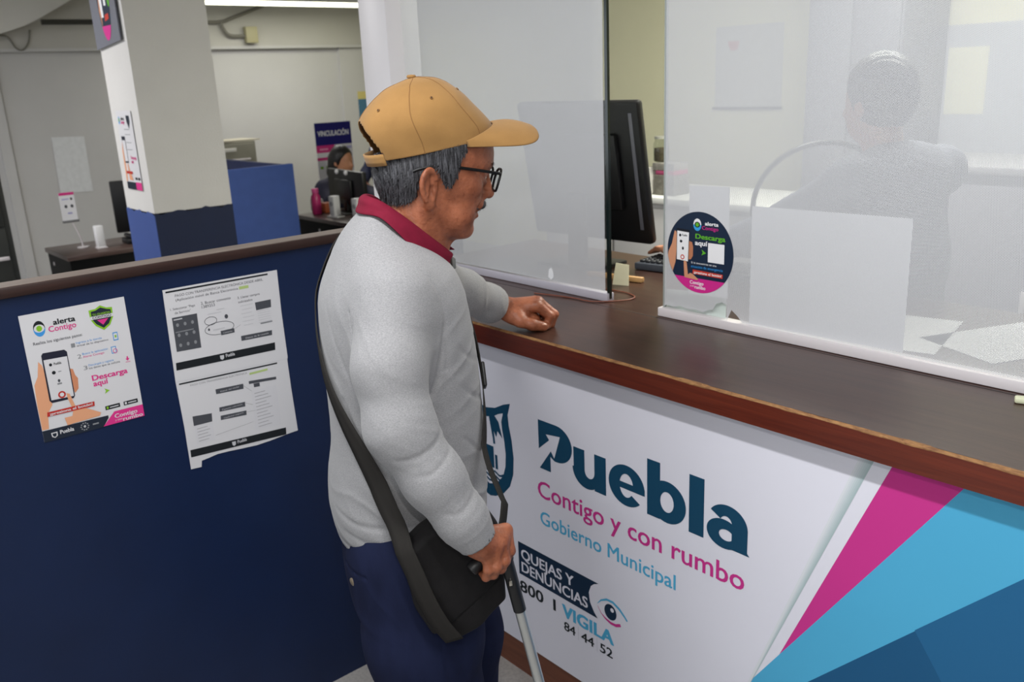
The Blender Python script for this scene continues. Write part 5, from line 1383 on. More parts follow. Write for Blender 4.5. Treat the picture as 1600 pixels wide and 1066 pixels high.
# ------------------------------------------------------------------ shoulder bag
bag = empty('shoulder_bag', PLOC, PROT)
tag(bag, 'black cloth shoulder bag hanging at the man\'s right hip', 'bag')
M['bag'] = mat('black nylon', (26, 24, 25), 0.75, spec=0.25, var=(40, 0.3), bump=(700, 0.35, 0.0008))
BAG = [(-0.1511, 0.8797), (-0.1153, 0.9104), (-0.0165, 0.9644), (0.0166, 0.9096), (0.0287, 0.8151), (0.0283, 0.756), (-0.0287, 0.7056), (-0.0677, 0.6925), (-0.0896, 0.702), (-0.1088, 0.7122), (-0.1368, 0.7727)]
def bag_sdf(P):
    pl = poly2d(P[:, 1], P[:, 2], BAG)
    c = 0.214 + 0.02 * (P[:, 1] + 0.07)
    bulge = 0.034 + 0.008 * np.exp(-((P[:, 1] + 0.06) / 0.06) ** 2 - ((P[:, 2] - 0.79) / 0.07) ** 2)
    d = smax(pl, np.abs(P[:, 0] - c) - bulge, 0.016)
    d = d - 0.0025 * waves(P, (0.1, 0.6, 0.9), 1.2, 42)
    # flap edge running across the outer face
    s = (P[:, 2] - 0.750) - 0.75 * (P[:, 1] + 0.06)
    return d + 0.0035 * np.exp(-(s / 0.003) ** 2) * (P[:, 0] > c) - 0.003 * (0.5 + 0.5 * np.tanh(s / 0.004)) * (P[:, 0] > c)
net_object('pouch', bag_sdf, (0.14, -0.19, 0.665), (0.30, 0.06, 0.99), 0.0035, M['bag'], bag)
M['strap'] = mat('dark webbing', (44, 42, 40), 0.85, spec=0.15, bump=(900, 0.5, 0.0008))
def ribbon(pts, wd, name, parent, m_, off=0.004, onto=sweater_core, th=0.0022, free_n=0, free_nrm=(1, 0, 0)):
    P_ = spline(pts, 6); c = []; nr_ = []
    for i, p in enumerate(P_):
        q, g = project_on(onto, p, off)
        k = min(1.0, max(0.0, (i / 6.0 - free_n + 1.5) / 1.5)) if free_n else 1.0     # lower end hangs free
        q = np.asarray(p) * (1 - k) + q * k
        if free_n: g = np.array(free_nrm) * (1 - k) + g * k; g = g / np.linalg.norm(g)
        c.append(q); nr_.append(g)
    vs = []; fs = []; k_ = len(c)
    for i in range(k_):
        t = c[min(i + 1, k_ - 1)] - c[max(i - 1, 0)]; t /= np.linalg.norm(t)
        s_ = np.cross(t, nr_[i]); s_ /= np.linalg.norm(s_)
        for e in (-1, -0.33, 0.33, 1): vs.append(c[i] + s_ * wd / 2 * e)
    for i in range(k_ - 1):
        for j in range(3): a = i * 4 + j; fs.append((a, a + 4, a + 5, a + 1))
    o = MB().add(vs, fs, 0, True).build(name, m_, parent, autosmooth=False)
    md = o.modifiers.new('s', 'SOLIDIFY'); md.thickness = th; md.offset = 0
    return c, nr_
back_path = [(0.2545, -0.076, 0.702), (0.2585, -0.100, 0.745), (0.2585, -0.122, 0.800), (0.252, -0.140, 0.860), (0.230, -0.162, 0.925), (0.185, -0.190, 0.985), (0.135, -0.218, 1.06), (0.080, -0.236, 1.125), (0.010, -0.245, 1.20), (-0.06, -0.235, 1.29), (-0.100, -0.165, 1.38)]
ribbon(back_path, 0.036, 'strap', bag, M['strap'], free_n=5, free_nrm=(0.85, -0.52, 0))
front_path = [(0.238, 0.016, 0.868), (0.222, 0.034, 0.905), (0.188, 0.050, 0.955), (0.135, 0.062, 1.01), (0.075, 0.064, 1.09), (0.015, 0.058, 1.19), (-0.045, 0.045, 1.28), (-0.090, 0.0, 1.36), (-0.105, -0.09, 1.40), (-0.100, -0.165, 1.38)]
fc, fn = ribbon(front_path, 0.030, 'strap', bag, M['strap'], free_n=3, free_nrm=(0.6, 0.8, 0.1))
bi = min(range(len(fc)), key=lambda i: abs(fc[i][2] - 1.125))
tt = Vector(fc[bi + 1] - fc[bi - 1]).normalized(); nn = Vector(fn[bi]).normalized(); ss = tt.cross(nn).normalized(); nn = ss.cross(tt)
bm_ = Matrix(((ss.x, nn.x, tt.x, fc[bi][0] + nn.x * 0.003), (ss.y, nn.y, tt.y, fc[bi][1] + nn.y * 0.003), (ss.z, nn.z, tt.z, fc[bi][2] + nn.z * 0.003), (0, 0, 0, 1)))
MB().bbox((-0.019, -0.003, -0.024), (0.019, 0.004, 0.024), 0.003, M=bm_).build('buckle', M['black'], bag)

# ================================================================== staff side, seen past the panes
# ------------------------------------------------------------------ monitor on the counter, back turned to us
mon = empty('computer_monitor', (-0.008, 0.66, 1.057))
tag(mon, 'black computer monitor seen from behind, between the two window panes', 'monitor')
mon.rotation_euler = (0, 0, rad(4))
tilt = Matrix.Rotation(rad(10), 4, 'X')
def tb(a, b, r, name, m_, par): return MB().bbox(a, b, r, M=Matrix.Translation((0, 0, 0.315)) @ tilt).build(name, m_, par)
M['monitor'] = mat('black monitor shell', (16, 16, 18), 0.38, spec=0.4)
tb((-0.250, -0.016, -0.235), (0.250, 0.020, 0.215), 0.012, 'back_shell', M['monitor'], mon)
tb((-0.17, -0.040, -0.12), (0.17, -0.014, 0.12), 0.012, 'housing', M['monitor'], mon)
tb((-0.236, 0.0195, -0.190), (0.236, 0.0225, 0.190), 0.001, 'screen', mat('dark screen', (10, 12, 16), 0.1), mon)
tb((0.215, -0.0180, -0.185), (0.228, -0.0155, 0.180), 0.001, 'side_strip', mat('grey strip', (92, 92, 100), 0.35), mon)
MB().bbox((-0.035, -0.05, 0.008), (0.035, -0.025, 0.24), 0.006).build('neck', M['monitor'], mon)
MB().bbox((-0.12, -0.11, 0.0005), (0.12, 0.07, 0.014), 0.005).build('foot', M['monitor'], mon)

# ------------------------------------------------------------------ keyboard with keys
kb = empty('keyboard', (0.375, 0.79, 1.057), rad(8))
tag(kb, 'dark grey keyboard on the counter behind the window gap', 'keyboard')
MB().bbox((-0.21, -0.07, 0.0), (0.21, 0.07, 0.022), 0.004).build('base', mat('slate plastic', (70, 74, 84), 0.45), kb)
kt = MB().bbox((-0.0075, -0.0075, 0.0), (0.0075, 0.0075, 0.008), 0.002, seg=1).build('key', mat('dark keys', (38, 40, 46), 0.5), kb, (-0.19, -0.05, 0.0222))
for i in range(20):
    for j in range(6):
        if i == 0 and j == 0: continue
        k = kt.copy(); COL.objects.link(k); k.location = (-0.19 + i * 0.02, -0.05 + j * 0.02, 0.0222)
# ------------------------------------------------------------------ folded white card, ruler, cable
cd_ = MB(); cd_.prism([(-0.026, 0), (0.026, 0), (0.022, 0.062), (-0.020, 0.066)], 0, 0.003, (0, 0, 0), (0.95, 0.3, 0), (0, 0.12, 0.99), (0.3, -0.95, 0.1))
tag(cd_.build('paper_card', mat('cream card', (214, 208, 178), 0.7), None, (0.292, 0.500, 1.0562)), 'small cream card standing on the counter in the window gap', 'card')
tag(MB().bbox((-0.10, -0.009, 0), (0.10, 0.009, 0.016), 0.004).build('wooden_stick', wood_mat('pale wood', (170, 128, 80), (196, 154, 104), 0.6, (3, 20, 20)), None, (0.225, 0.548, 1.0562), rad(10)), 'pale wooden stick lying under the monitor', 'stick')
M['cord'] = mat('brown cord', (120, 62, 42), 0.5)
pts = spline([(0.17, 0.262, 1.0585), (0.245, 0.281, 1.0585), (0.309, 0.292, 1.0585), (0.37, 0.297, 1.0585), (0.43, 0.36, 1.0585), (0.43, 0.405, 1.0585), (0.385, 0.430, 1.0585), (0.34, 0.432, 1.0585), (0.28, 0.43, 1.0585)], 6)
tag(MB().tube(pts, 0.0019, 8).build('cord', M['cord']), 'thin brown cord looping over the counter through the window gap', 'cord')
tag(MB().bbox((-0.03, -0.012, 0), (0.03, 0.012, 0.010), 0.004).build('plastic_clip', mat('pale yellow plastic', (206, 208, 176), 0.5), None, (1.505, 0.262, 1.0562), rad(20)), 'pale plastic clip at the right end of the counter', 'clip')

# ------------------------------------------------------------------ low cabinet with jar and boxes at the back of the staff room
cab = empty('low_cabinet', (-0.72, 2.05, 0)); tag(cab, 'low white cabinet carrying jars and boxes behind the monitor', 'cabinet')
MB().box((-0.75, -0.20, 0.0), (0.75, 0.25, 1.065)).build('body', mat('grey cabinet', (176, 174, 172), 0.5), cab)
MB().bbox((-0.78, -0.23, 1.066), (0.78, 0.27, 1.095), 0.004).build('top', mat('white top', (226, 226, 220), 0.5), cab)
for i in range(3):
    d_ = MB().bbox((-0.73 + i * 0.49, -0.214, 0.05), (-0.26 + i * 0.49, -0.201, 1.04), 0.003).build('door', mat('grey door', (186, 184, 182), 0.5), cab)
    MB().bbox((-0.30 + i * 0.49, -0.226, 0.60), (-0.28 + i * 0.49, -0.2145, 0.72), 0.003).build('handle', M['alu'], d_)
def cbx(name, label, c, sz, m_, zt, cat='box'):
    return tag(MB().bbox((-sz[0] / 2, -sz[1] / 2, 0), (sz[0] / 2, sz[1] / 2, sz[2]), 0.004).build(name, m_, None, (c[0], c[1], zt)), label, cat)
ZT = 1.0955
cbx('carton', 'white carton standing left below the glass jar', (-0.80, 1.95), (0.07, 0.10, 0.125), mat('white carton', (220, 216, 206), 0.6), ZT)
cbx('storage_box', 'grey storage box below the glass jar', (-0.69, 1.95), (0.12, 0.12, 0.095), mat('grey box', (128, 124, 112), 0.7, var=(60, 0.5)), ZT)
cbx('folder_box', 'flat magenta box lying on the grey storage box', (-0.69, 1.95), (0.11, 0.11, 0.020), mat('magenta box', (176, 70, 110), 0.6), ZT + 0.0955)
cbx('bundle', 'flat grey bundle of papers under the jar', (-0.70, 1.95), (0.13, 0.11, 0.035), mat('grey bundle', (150, 146, 136), 0.7, var=(80, 0.4)), ZT + 0.116, 'papers')
jar = empty('glass_jar', (-0.755, 1.95, ZT + 0.1515)); tag(jar, 'clear glass jar of dark contents on top of the boxes', 'jar')
MB().lathe([(0.0, 0.0), (0.034, 0.0), (0.038, 0.006), (0.038, 0.085), (0.031, 0.098), (0.031, 0.108)], n=24).build('glass', thin_glass('jar glass', (0.86, 0.88, 0.84)), jar)
MB().lathe([(0.0, 0.003), (0.032, 0.003), (0.035, 0.01), (0.034, 0.065), (0.0, 0.068)], n=20).build('contents', mat('dark beans', (96, 86, 66), 0.7, var=(220, 0.7), bump=(200, 0.8, 0.004)), jar)
MB().lathe([(0.0, 0.1085), (0.033, 0.1085), (0.033, 0.120), (0.0, 0.121)], n=24).build('lid', mat('grey lid', (150, 150, 140), 0.4), jar)
# wall planner above, behind the right pane
pl_ = empty('wall_planner', (-1.0, 2.998, 1.67)); tag(pl_, 'pale printed wall planner with dark lower rod, blurred behind the right pane', 'poster')
MB().box((-0.22, -0.004, -0.22), (0.22, 0, 0.22)).build('sheet', mat('planner paper', (206, 206, 204), 0.7, var=(40, 0.2)), pl_)
MB().tube([(-0.23, -0.008, -0.228), (0.23, -0.008, -0.228)], 0.008, 8).build('lower_rod', M['black'], pl_)
f_ = Flat((0, -0.0045, 0), (1, 0, 0), (0, 0, 1), (0, -1, 0)); f_.poly([(-0.14, 0.14), (-0.06, 0.14), (-0.07, 0.09), (-0.12, 0.09)], mat('pink print', (190, 110, 120), 0.6), 1); f_.build('crest', pl_)

# ------------------------------------------------------------------ generic smaller figures
def figure(name, label, loc, rotz, cfg, h=0.007):
    """standing or seated person from a few joints; local frame u right, v forward"""
    HZ = cfg['head']; SH = cfg['shoulder']
    skin = cfg['skin']; mats_c = cfg['cloth']
    def hd(P):
        q = P - np.asarray(HZ, np.float32)
        d = ellip(q, (0, 0, 0.02), (0.073, 0.092, 0.105))
        d = smin(d, ellip(q, (0, 0.035, -0.045), (0.052, 0.052, 0.062)), 0.03)
        d = smin(d, rcone(q, (0, 0.088, 0.005), (0, 0.104, -0.028), 0.008, 0.012), 0.012)
        A = q.copy(); A[:, 0] = np.abs(A[:, 0])
        d = smax(d, -sph(A, (0.03, 0.10, 0.008), 0.014), 0.012)
        d = smin(d, ellip(A, (0.076, 0.0, -0.005), (0.010, 0.018, 0.03)), 0.006)
        d = smin(d, rcone(A, (0.0, 0.086, -0.062), (0.02, 0.076, -0.060), 0.006, 0.004), 0.006)
        d = smin(d, rcone(q, (0, -0.01, -0.05), (0, -0.035, -0.16), 0.052, 0.056), 0.03)
        return d
    arms = cfg['arms']
    def body(P):
        d = hd(P)
        for a in arms:
            d = smin(d, chain(P, a[:3], [0.036, 0.034, 0.026], 0.02), 0.02)
            w_ = np.array(a[2]); f_ = np.array(a[3]); dv = f_ - w_; ln = np.linalg.norm(dv); dv = dv / ln
            sd = np.cross(dv, (0, 0, 1)); sd /= np.linalg.norm(sd)
            d = smin(d, rcone(P, w_, w_ + dv * ln * 0.5, 0.024, 0.027), 0.02)
            for k, o_ in enumerate((-0.024, -0.008, 0.008, 0.024)):
                b0 = w_ + dv * ln * 0.5 + sd * o_
                d = smin(d, chain(P, [b0, b0 + dv * ln * 0.28 + np.array([0, 0, 0.006]), b0 + dv * ln * 0.5 - np.array([0, 0, 0.008])], [0.0095, 0.0085, 0.007]), 0.004)
            d = smin(d, chain(P, [w_ + dv * ln * 0.1, w_ + dv * ln * 0.4 + sd * 0.042 * a[4], w_ + dv * ln * 0.65 + sd * 0.040 * a[4]], [0.012, 0.011, 0.008]), 0.006)
        d = smin(d, chain(P, [(0, SH[1] - 0.0, SH[2] - 0.09), (0, SH[1] + 0.01, cfg['hip'][2])], [0.06, 0.08]), 0.04)
        return d
    def cloth(P):
        s_ = np.array([P[:, 0] * 1.0, P[:, 1], P[:, 2]]).T.astype(np.float32)
        q = s_.copy(); q[:, 0] = q[:, 0] * 0.60
        d = chain(q, [(0, SH[1], SH[2] - 0.05), (0, SH[1] + 0.01, (SH[2] + cfg['hip'][2]) / 2), (0, cfg['hip'][1], cfg['hip'][2])], [0.105, 0.118, 0.125], 0.05)
        d = smin(d, rcone(P, (-SH[0], SH[1], SH[2] - 0.035), (SH[0], SH[1], SH[2] - 0.035), 0.060, 0.060), 0.05)
        for a in arms:
            e = chain(P, [a[0], a[1], np.array(a[1]) * 0.12 + np.array(a[2]) * 0.88], [0.060, 0.052, 0.040], 0.03); d = smin(d, e, 0.04)
        if cfg.get('legs'):
            for a in cfg['legs']: d = smin(d, chain(P, a, [0.095, 0.075, 0.055], 0.03), 0.04)
        d = d - 0.004 * waves(P, (0.3, 0.6, 1.0), 0.4, 55)
        return smax(d, -rcone(P, (0, HZ[1] - 0.025, HZ[2] - 0.10), (0, HZ[1], HZ[2]), 0.056, 0.07), 0.006)
    def hairf(P):
        q = P - np.asarray(HZ, np.float32)
        d = ellip(q, (0, -0.008, 0.028), (0.086, 0.102, 0.112))
        cut_ = (q[:, 1] * 0.9 - q[:, 2] * 0.55 - 0.030)
        d = smax(d, cut_, 0.015)
        d = smax(d, -0.075 - q[:, 2], 0.01) if not cfg.get('long') else d
        if cfg.get('long'):
            d = smin(d, chain(q, [(0, -0.075, 0.02), (0, -0.10, -0.08), (0, -0.09, -0.20)], [0.055, 0.05, 0.035], 0.03), 0.03)
        return d - 0.002 * np.sin(q[:, 0] * 300 + q[:, 1] * 200)
    allp = [HZ] + [p for a in arms for p in a[:4]] + [cfg['hip']] + ([p for a in cfg.get('legs', []) for p in a])
    lo = np.min(np.array(allp), 0) - 0.24; hi = np.max(np.array(allp), 0) + 0.24
    o = net_object(name, body, lo, hi, h, skin)
    o.location = loc; o.rotation_euler = (0, 0, rotz); tag(o, label, 'person')
    net_object('clothing', cloth, lo, hi, h * 1.15, mats_c, o)
    net_object('hair', hairf, np.array(HZ) - 0.26, np.array(HZ) + 0.16, h * 0.8, cfg['hair'], o)
    return o
SK2 = mat('light brown skin', (190, 130, 100), 0.5, var=(30, 0.15), sss=0.08)
BLK = mat('black hair', (24, 20, 20), 0.45, var=(200, 0.4), bump=(180, 0.5, 0.003))
# clerk behind the right pane, typing
figure('person', 'clerk in dark clothing behind the right window pane, hand on the keyboard', (0.86, 0.98, 0.0), rad(80), dict(
    head=(0, 0.06, 1.55), shoulder=(0.19, -0.02, 1.40), hip=(0, -0.02, 0.85), skin=SK2, hair=BLK, cloth=mat('slate shirt', (128, 130, 146), 0.85, var=(20, 0.2)),
    arms=[[(-0.19, -0.02, 1.36), (-0.28, 0.24, 1.19), (-0.29, 0.50, 1.125), (-0.285, 0.66, 1.10), 1], [(0.19, -0.02, 1.36), (0.26, 0.22, 1.17), (0.06, 0.46, 1.125), (0.0, 0.60, 1.10), -1]]), 0.0075)
# clerk's chair: round wire back
ch_ = empty('office_chair', (0.44, 1.36, 0), rad(230)); tag(ch_, 'chair with thin round hoop back behind the clerk', 'chair')
hp = [(0.24 * math.cos(a), 0.0, 1.20 + 0.21 * math.sin(a)) for a in np.linspace(-0.6, math.pi + 0.6, 24)]
MB().tube(hp, 0.009, 8).build('back_hoop', M['black'], ch_)
MB().bbox((-0.22, -0.42, 0.68), (0.22, 0.02, 0.74), 0.02).build('seat', M['blackmatt'], ch_)
for sx in (-0.18, 0.18):
    for sy in (-0.38, -0.02): MB().tube([(sx, sy, 0.68), (sx * 1.15, sy * 1.05, 0.0)], 0.012, 8).build('leg', M['black'], ch_)
    MB().tube([(sx, 0.0, 0.74), (sx * 1.1, 0.0, 1.07)], 0.009, 8).build('back_stay', M['black'], ch_)
# dark lockers and a low grey cupboard along the rear of the staff room
lk_ = empty('steel_locker', (-0.12, 2.74, 0)); tag(lk_, 'tall grey steel locker behind the clerk, blurred by the film', 'cabinet')
M['locker'] = mat('locker grey', (112, 112, 120), 0.5)
MB().bbox((-0.24, -0.20, 0), (0.22, 0.24, 2.25), 0.005).build('body', M['locker'], lk_)
for i in range(2):
    d_ = MB().bbox((-0.23 + i * 0.225, -0.214, 0.06), (-0.015 + i * 0.225, -0.2005, 2.2), 0.003).build('door', M['locker'], lk_)
    MB().bbox((-0.05 + i * 0.225, -0.224, 1.1), (-0.035 + i * 0.225, -0.2145, 1.22), 0.002).build('handle', M['alu'], d_)
lc = empty('low_cupboard', (1.35, 2.35, 0)); tag(lc, 'long low grey cupboard behind the clerk at the right', 'cabinet')
MB().bbox((-1.0, -0.25, 0), (1.2, 0.25, 1.24), 0.005).build('body', mat('cupboard grey', (126, 124, 132), 0.6), lc)
MB().bbox((-1.02, -0.27, 1.2405), (1.22, 0.27, 1.27), 0.004).build('top', mat('cupboard top', (150, 148, 152), 0.5), lc)
for i in range(4):
    d_ = MB().bbox((-0.98 + i * 0.54, -0.264, 0.06), (-0.46 + i * 0.54, -0.2505, 1.2), 0.003).build('door', mat('cupboard door', (120, 118, 128), 0.6), lc)
    MB().bbox((-0.50 + i * 0.54, -0.276, 0.7), (-0.48 + i * 0.54, -0.2645, 0.82), 0.002).build('handle', M['alu'], d_)
# white papers lying on the staff side of the counter, right
for k, (x, y, rz, lb) in enumerate(((1.12, 0.55, 12, 'white paper lying on the staff counter behind the large blank sheet'), (1.33, 0.62, -24, 'white paper lying on the staff counter nearest the right edge'))):
    mb = MB(); mb.box((-0.105, -0.148, 0), (0.105, 0.148, 0.0012)); tag(mb.build('paper_sheet', M['paper'], None, (x, y, 1.0563), rad(rz)), lb, 'paper')
# notice board with yellow sheets on the back wall
nb = empty('notice_board', (0.30, 2.998, 1.46)); tag(nb, 'cork notice board with pale yellow sheets behind the right pane', 'notice board')
MB().box((-0.45, -0.012, -0.35), (0.45, 0, 0.35)).build('board', mat('grey felt', (176, 178, 186), 0.9), nb)
for i in (1, 3):
    MB().box((-0.40 + i * 0.21, -0.014, -0.10 + 0.05 * (i % 2)), (-0.22 + i * 0.21, -0.0125, 0.20 + 0.05 * (i % 2))).build('pinned_sheet', mat('yellow paper', (220, 218, 190), 0.7), nb)

# ================================================================== back office beyond the half wall
M['desk_top'] = wood_mat('dark walnut top', (74, 58, 54), (98, 80, 74), 0.3, (16, 1.2, 16))
M['desk_black'] = mat('black laminate', (12, 12, 13), 0.6, spec=0.2)
def desk(label, loc, sx, sy, z, open_front=False):
    d_ = empty('office_desk', loc); tag(d_, label, 'desk')
    MB().bbox((0, 0, z - 0.028), (sx, sy, z), 0.003).build('desk_top', M['desk_top'], d_)
    MB().box((0.01, 0.012, 0), (0.035, sy - 0.012, z - 0.0285)).build('side_panel', M['desk_black'], d_)
    MB().box((sx - 0.035, 0.012, 0), (sx - 0.01, sy - 0.012, z - 0.0285)).build('front_panel', M['desk_black'], d_)
    MB().box((0.036, 0.012, 0), (sx - 0.036, 0.032, z - 0.0285)).build('side_panel', M['desk_black'], d_)
    MB().box((0.036, sy - 0.032, 0), (sx - 0.036, sy - 0.012, z - 0.0285)).build('side_panel', M['desk_black'], d_)
    lk = MB().lathe([(0.0, 0), (0.012, 0), (0.012, 0.004), (0.0, 0.005)], n=14).build('lock', M['alu'], d_, (0.25 * sx, 0.0115, z - 0.09)); lk.rotation_euler = (rad(90), 0, 0)
    return d_
desk('dark walnut desk left of the pillar carrying a small sign stand', (-4.18, -0.03, 0), 0.51, 1.0, 0.75)
# sign stand
sg = empty('sign_stand', (-3.96, 0.145, 0.7505)); tag(sg, 'small printed card on a thin wire stand on the walnut desk', 'sign')
MB().lathe([(0, 0), (0.035, 0), (0.035, 0.006), (0, 0.007)], n=20).build('foot', M['alu'], sg)
MB().tube(spline([(0, 0, 0.006), (0, -0.005, 0.06), (0, -0.025, 0.13), (0, -0.04, 0.172)], 5), 0.005, 8).build('stem', M['alu'], sg)
MB().bbox((-0.012, -0.092, 0.165), (0.006, 0.005, 0.180), 0.002).build('clip', mat('grey clip', (110, 110, 112), 0.5), sg)
mb = MB().box((-0.006, -0.088, 0.18), (-0.002, 0.0, 0.352)); mb.build('card', mat('white card', (224, 224, 228), 0.6), sg)
def CF(): return Flat((-0.0018, -0.088, 0.18), (0, 1, 0), (0, 0, 1), (1, 0, 0), 0.088, 0.172, 0.0003)
for nm, fn_ in (('card_heading', lambda q: q.rect(0.0, 0.90, 1.0, 1.0, PM['mag'])), ('card_icon', lambda q: q.disc((0.35, 0.5), 0.10, 0.06, PM['dgrey'])), ('card_icon', lambda q: q.disc((0.75, 0.5), 0.10, 0.06, PM['dgrey'])), ('card_icon', lambda q: q.disc((0.78, 0.76), 0.07, 0.05, PM['black'])), ('card_line', lambda q: q.rect(0.4, 0.22, 0.7, 0.28, flatmat('lilac', (160, 160, 200)))), ('card_line', lambda q: q.rect(0.15, 0.74, 0.62, 0.78, flatmat('lilac', (170, 170, 210))))):
    f_ = CF(); fn_(f_); f_.build(nm, sg)
# white upright handset
hs = empty('desk_speaker', (-3.83, 0.216, 0.7505)); tag(hs, 'slim white upright box on the walnut desk beside the sign stand', 'speaker')
MB().bbox((-0.025, -0.025, 0.0), (0.025, 0.025, 0.142), 0.006).build('body', mat('white plastic', (226, 226, 228), 0.4), hs)
MB().bbox((-0.03, -0.03, 0.0), (0.03, 0.03, 0.008), 0.002).build('foot', M['alu'], hs)
# monitor and phone on the walnut desk, mostly behind the pillar
m1 = empty('computer_monitor', (-3.98, 0.62, 0.7505)); tag(m1, 'dark monitor peeping out behind the left edge of the pillar', 'monitor')
MB().bbox((-0.02, -0.24, 0.05), (0.02, 0.24, 0.385), 0.008, M=Matrix.Rotation(rad(-14), 4, 'Z')).build('shell', M['monitor'], m1)
MB().bbox((-0.02, -0.03, 0.0), (0.02, 0.03, 0.1), 0.004).build('neck', M['monitor'], m1)
MB().bbox((-0.08, -0.10, 0.0), (0.08, 0.10, 0.012), 0.004).build('foot', M['monitor'], m1)
ph_ = empty('desk_phone', (-3.86, 0.42, 0.7505)); tag(ph_, 'small dark desk phone beside the foot of the pillar', 'phone')
MB().bbox((-0.06, -0.05, 0), (0.06, 0.06, 0.035), 0.008).build('base', M['black'], ph_)
MB().bbox((-0.07, -0.03, 0.036), (0.07, 0.0, 0.060), 0.010).build('handset', M['black'], ph_)
# notices on the back wall
nt = MB().prism([(0, 0.01), (0.272, 0), (0.276, 0.482), (0.008, 0.492)], 0, 0.002, (0, 0, 0), (0, 1, 0), (0, 0, 1), (1, 0, 0)); no = nt.build('wall_map', mat('white map paper', (222, 224, 226), 0.6, var=(24, 0.10)), None, (-6.498, 0.700, 0.853)); tag(no, 'white sheet with faint drawing taped on the back wall', 'poster')
# steel cabinet at the left edge
sc_ = empty('steel_cabinet', (-3.95, -0.83, 0)); tag(sc_, 'dark green-grey steel cabinet at the left edge of the photo', 'cabinet')
M['steel'] = mat('dark olive steel', (58, 60, 56), 0.45, var=(8, 0.15))
MB().bbox((0, 0, 0), (0.40, 0.51, 1.32), 0.006).build('body', M['steel'], sc_)
for i in range(4):
    dr = MB().bbox((0.4005, 0.03, 0.05 + i * 0.315), (0.412, 0.48, 0.35 + i * 0.315), 0.004).build('drawer', M['steel'], sc_)
    MB().bbox((0.4125, 0.39, 0.175 + i * 0.315), (0.425, 0.47, 0.195 + i * 0.315), 0.003).build('handle', M['alu'], dr)
# steel filing cabinet behind the blue partition
fc_ = empty('filing_cabinet', (-5.9, 1.60, 0)); tag(fc_, 'olive grey filing cabinet behind the blue partition', 'cabinet')
M['olive'] = mat('olive grey steel', (132, 130, 116), 0.45, var=(8, 0.1))
MB().bbox((0, 0, 0), (0.4, 0.51, 1.235), 0.006).build('body', M['olive'], fc_)
for i in range(4):
    dr = MB().bbox((0.4005, 0.02, 0.03 + i * 0.30), (0.414, 0.49, 0.315 + i * 0.30), 0.004).build('drawer', M['olive'], fc_)
    MB().bbox((0.4145, 0.20, 0.255 + i * 0.30), (0.424, 0.32, 0.285 + i * 0.30), 0.003).build('label_holder', mat('label white', (222, 220, 212), 0.5), dr)
    MB().bbox((0.4145, 0.05, 0.175 + i * 0.30), (0.43, 0.44, 0.19 + i * 0.30), 0.003).build('handle', M['alu'], dr)
mb = MB(); mb.box((-0.16, -0.22, 0), (0.16, 0.30, 0.012)); tag(mb.build('folder', mat('buff folder', (190, 184, 166), 0.7), None, (-5.66, 1.86, 1.236), rad(6)), 'buff folder lying on the filing cabinet', 'folder')
# blue L-shaped partition
pt_ = empty('office_partition', (-3.25, 0.82, 0)); tag(pt_, 'bright blue L-shaped office partition right of the pillar', 'partition')
M['blue_panel'] = mat('blue fabric panel', (60, 88, 160), 0.7, var=(12, 0.12), bump=(200, 0.2, 0.001))
MB().bbox((-0.04, 0.0, 0.0), (0.0, 0.478, 1.198), 0.004).build('panel', M['blue_panel'], pt_)
MB().bbox((-1.1, 0.440, 0.0), (-0.0405, 0.478, 1.190), 0.004).build('panel', mat('navy fabric panel', (34, 44, 84), 0.7, var=(12, 0.12)), pt_)
# second desk with its equipment
desk('black desk with bottle and white speakers right of the blue partition', (-4.05, 1.69, 0), 1.25, 0.62, 0.75)
bt = empty('water_bottle', (-3.93, 1.80, 0.7505)); tag(bt, 'pink water bottle on the black desk', 'bottle')
MB().lathe([(0, 0), (0.032, 0), (0.036, 0.006), (0.036, 0.13), (0.024, 0.15), (0.022, 0.158)], n=20).build('body', mat('pink plastic', (206, 54, 122), 0.35), bt)
MB().lathe([(0.0, 0.1585), (0.026, 0.1585), (0.026, 0.19), (0.0, 0.192)], n=20).build('lid', mat('rose plastic', (220, 90, 150), 0.35), bt)
sp2 = empty('small_bag', (-4.03, 1.86, 0.7505)); tag(sp2, 'small white patterned bag beside the pink bottle', 'bag')
MB().bbox((-0.05, -0.035, 0), (0.05, 0.035, 0.105), 0.018).build('pouch', mat('white pattern', (206, 204, 200), 0.7, var=(40, 0.6)), sp2)
MB().tube([(0.03 * math.cos(a), 0, 0.10 + 0.03 * math.sin(a)) for a in np.linspace(0, math.pi, 10)], 0.005, 6).build('handle', M['black'], sp2)
WP = mat('white gloss plastic', (232, 232, 234), 0.35)
for x, y, lb in ((-3.66, 1.80, 'white upright desk speaker left of the dark monitor stand'), (-3.38, 1.82, 'white upright desk speaker right of the dark monitor stand')):
    s_ = empty('desk_speaker', (x, y, 0.7505), rad(10)); tag(s_, lb, 'speaker', 'white desk speakers')
    MB().bbox((-0.028, -0.03, 0.012), (0.028, 0.03, 0.155), 0.006).build('body', WP, s_); MB().bbox((-0.055, -0.035, 0.0), (0.065, 0.035, 0.0115), 0.004).build('foot', WP, s_)
    MB().lathe([(0, 0), (0.018, 0), (0.016, 0.002), (0, 0.003)], n=16).build('cone', mat('grey cone', (170, 170, 174), 0.5), s_, (0, -0.0301, 0.10)).rotation_euler = (rad(90), 0, 0)
tag(MB().bbox((-0.05, -0.03, 0), (0.05, 0.03, 0.05), 0.006).build('desk_box', WP, None, (-3.27, 1.80, 0.7505)), 'small white box right of the white speakers', 'box')
tag(MB().bbox((-0.035, -0.04, 0), (0.035, 0.04, 0.075), 0.006).build('desk_box', mat('orange box', (168, 84, 40), 0.6), None, (-3.945, 1.900, 0.7505)), 'small orange box behind the white speaker', 'box')
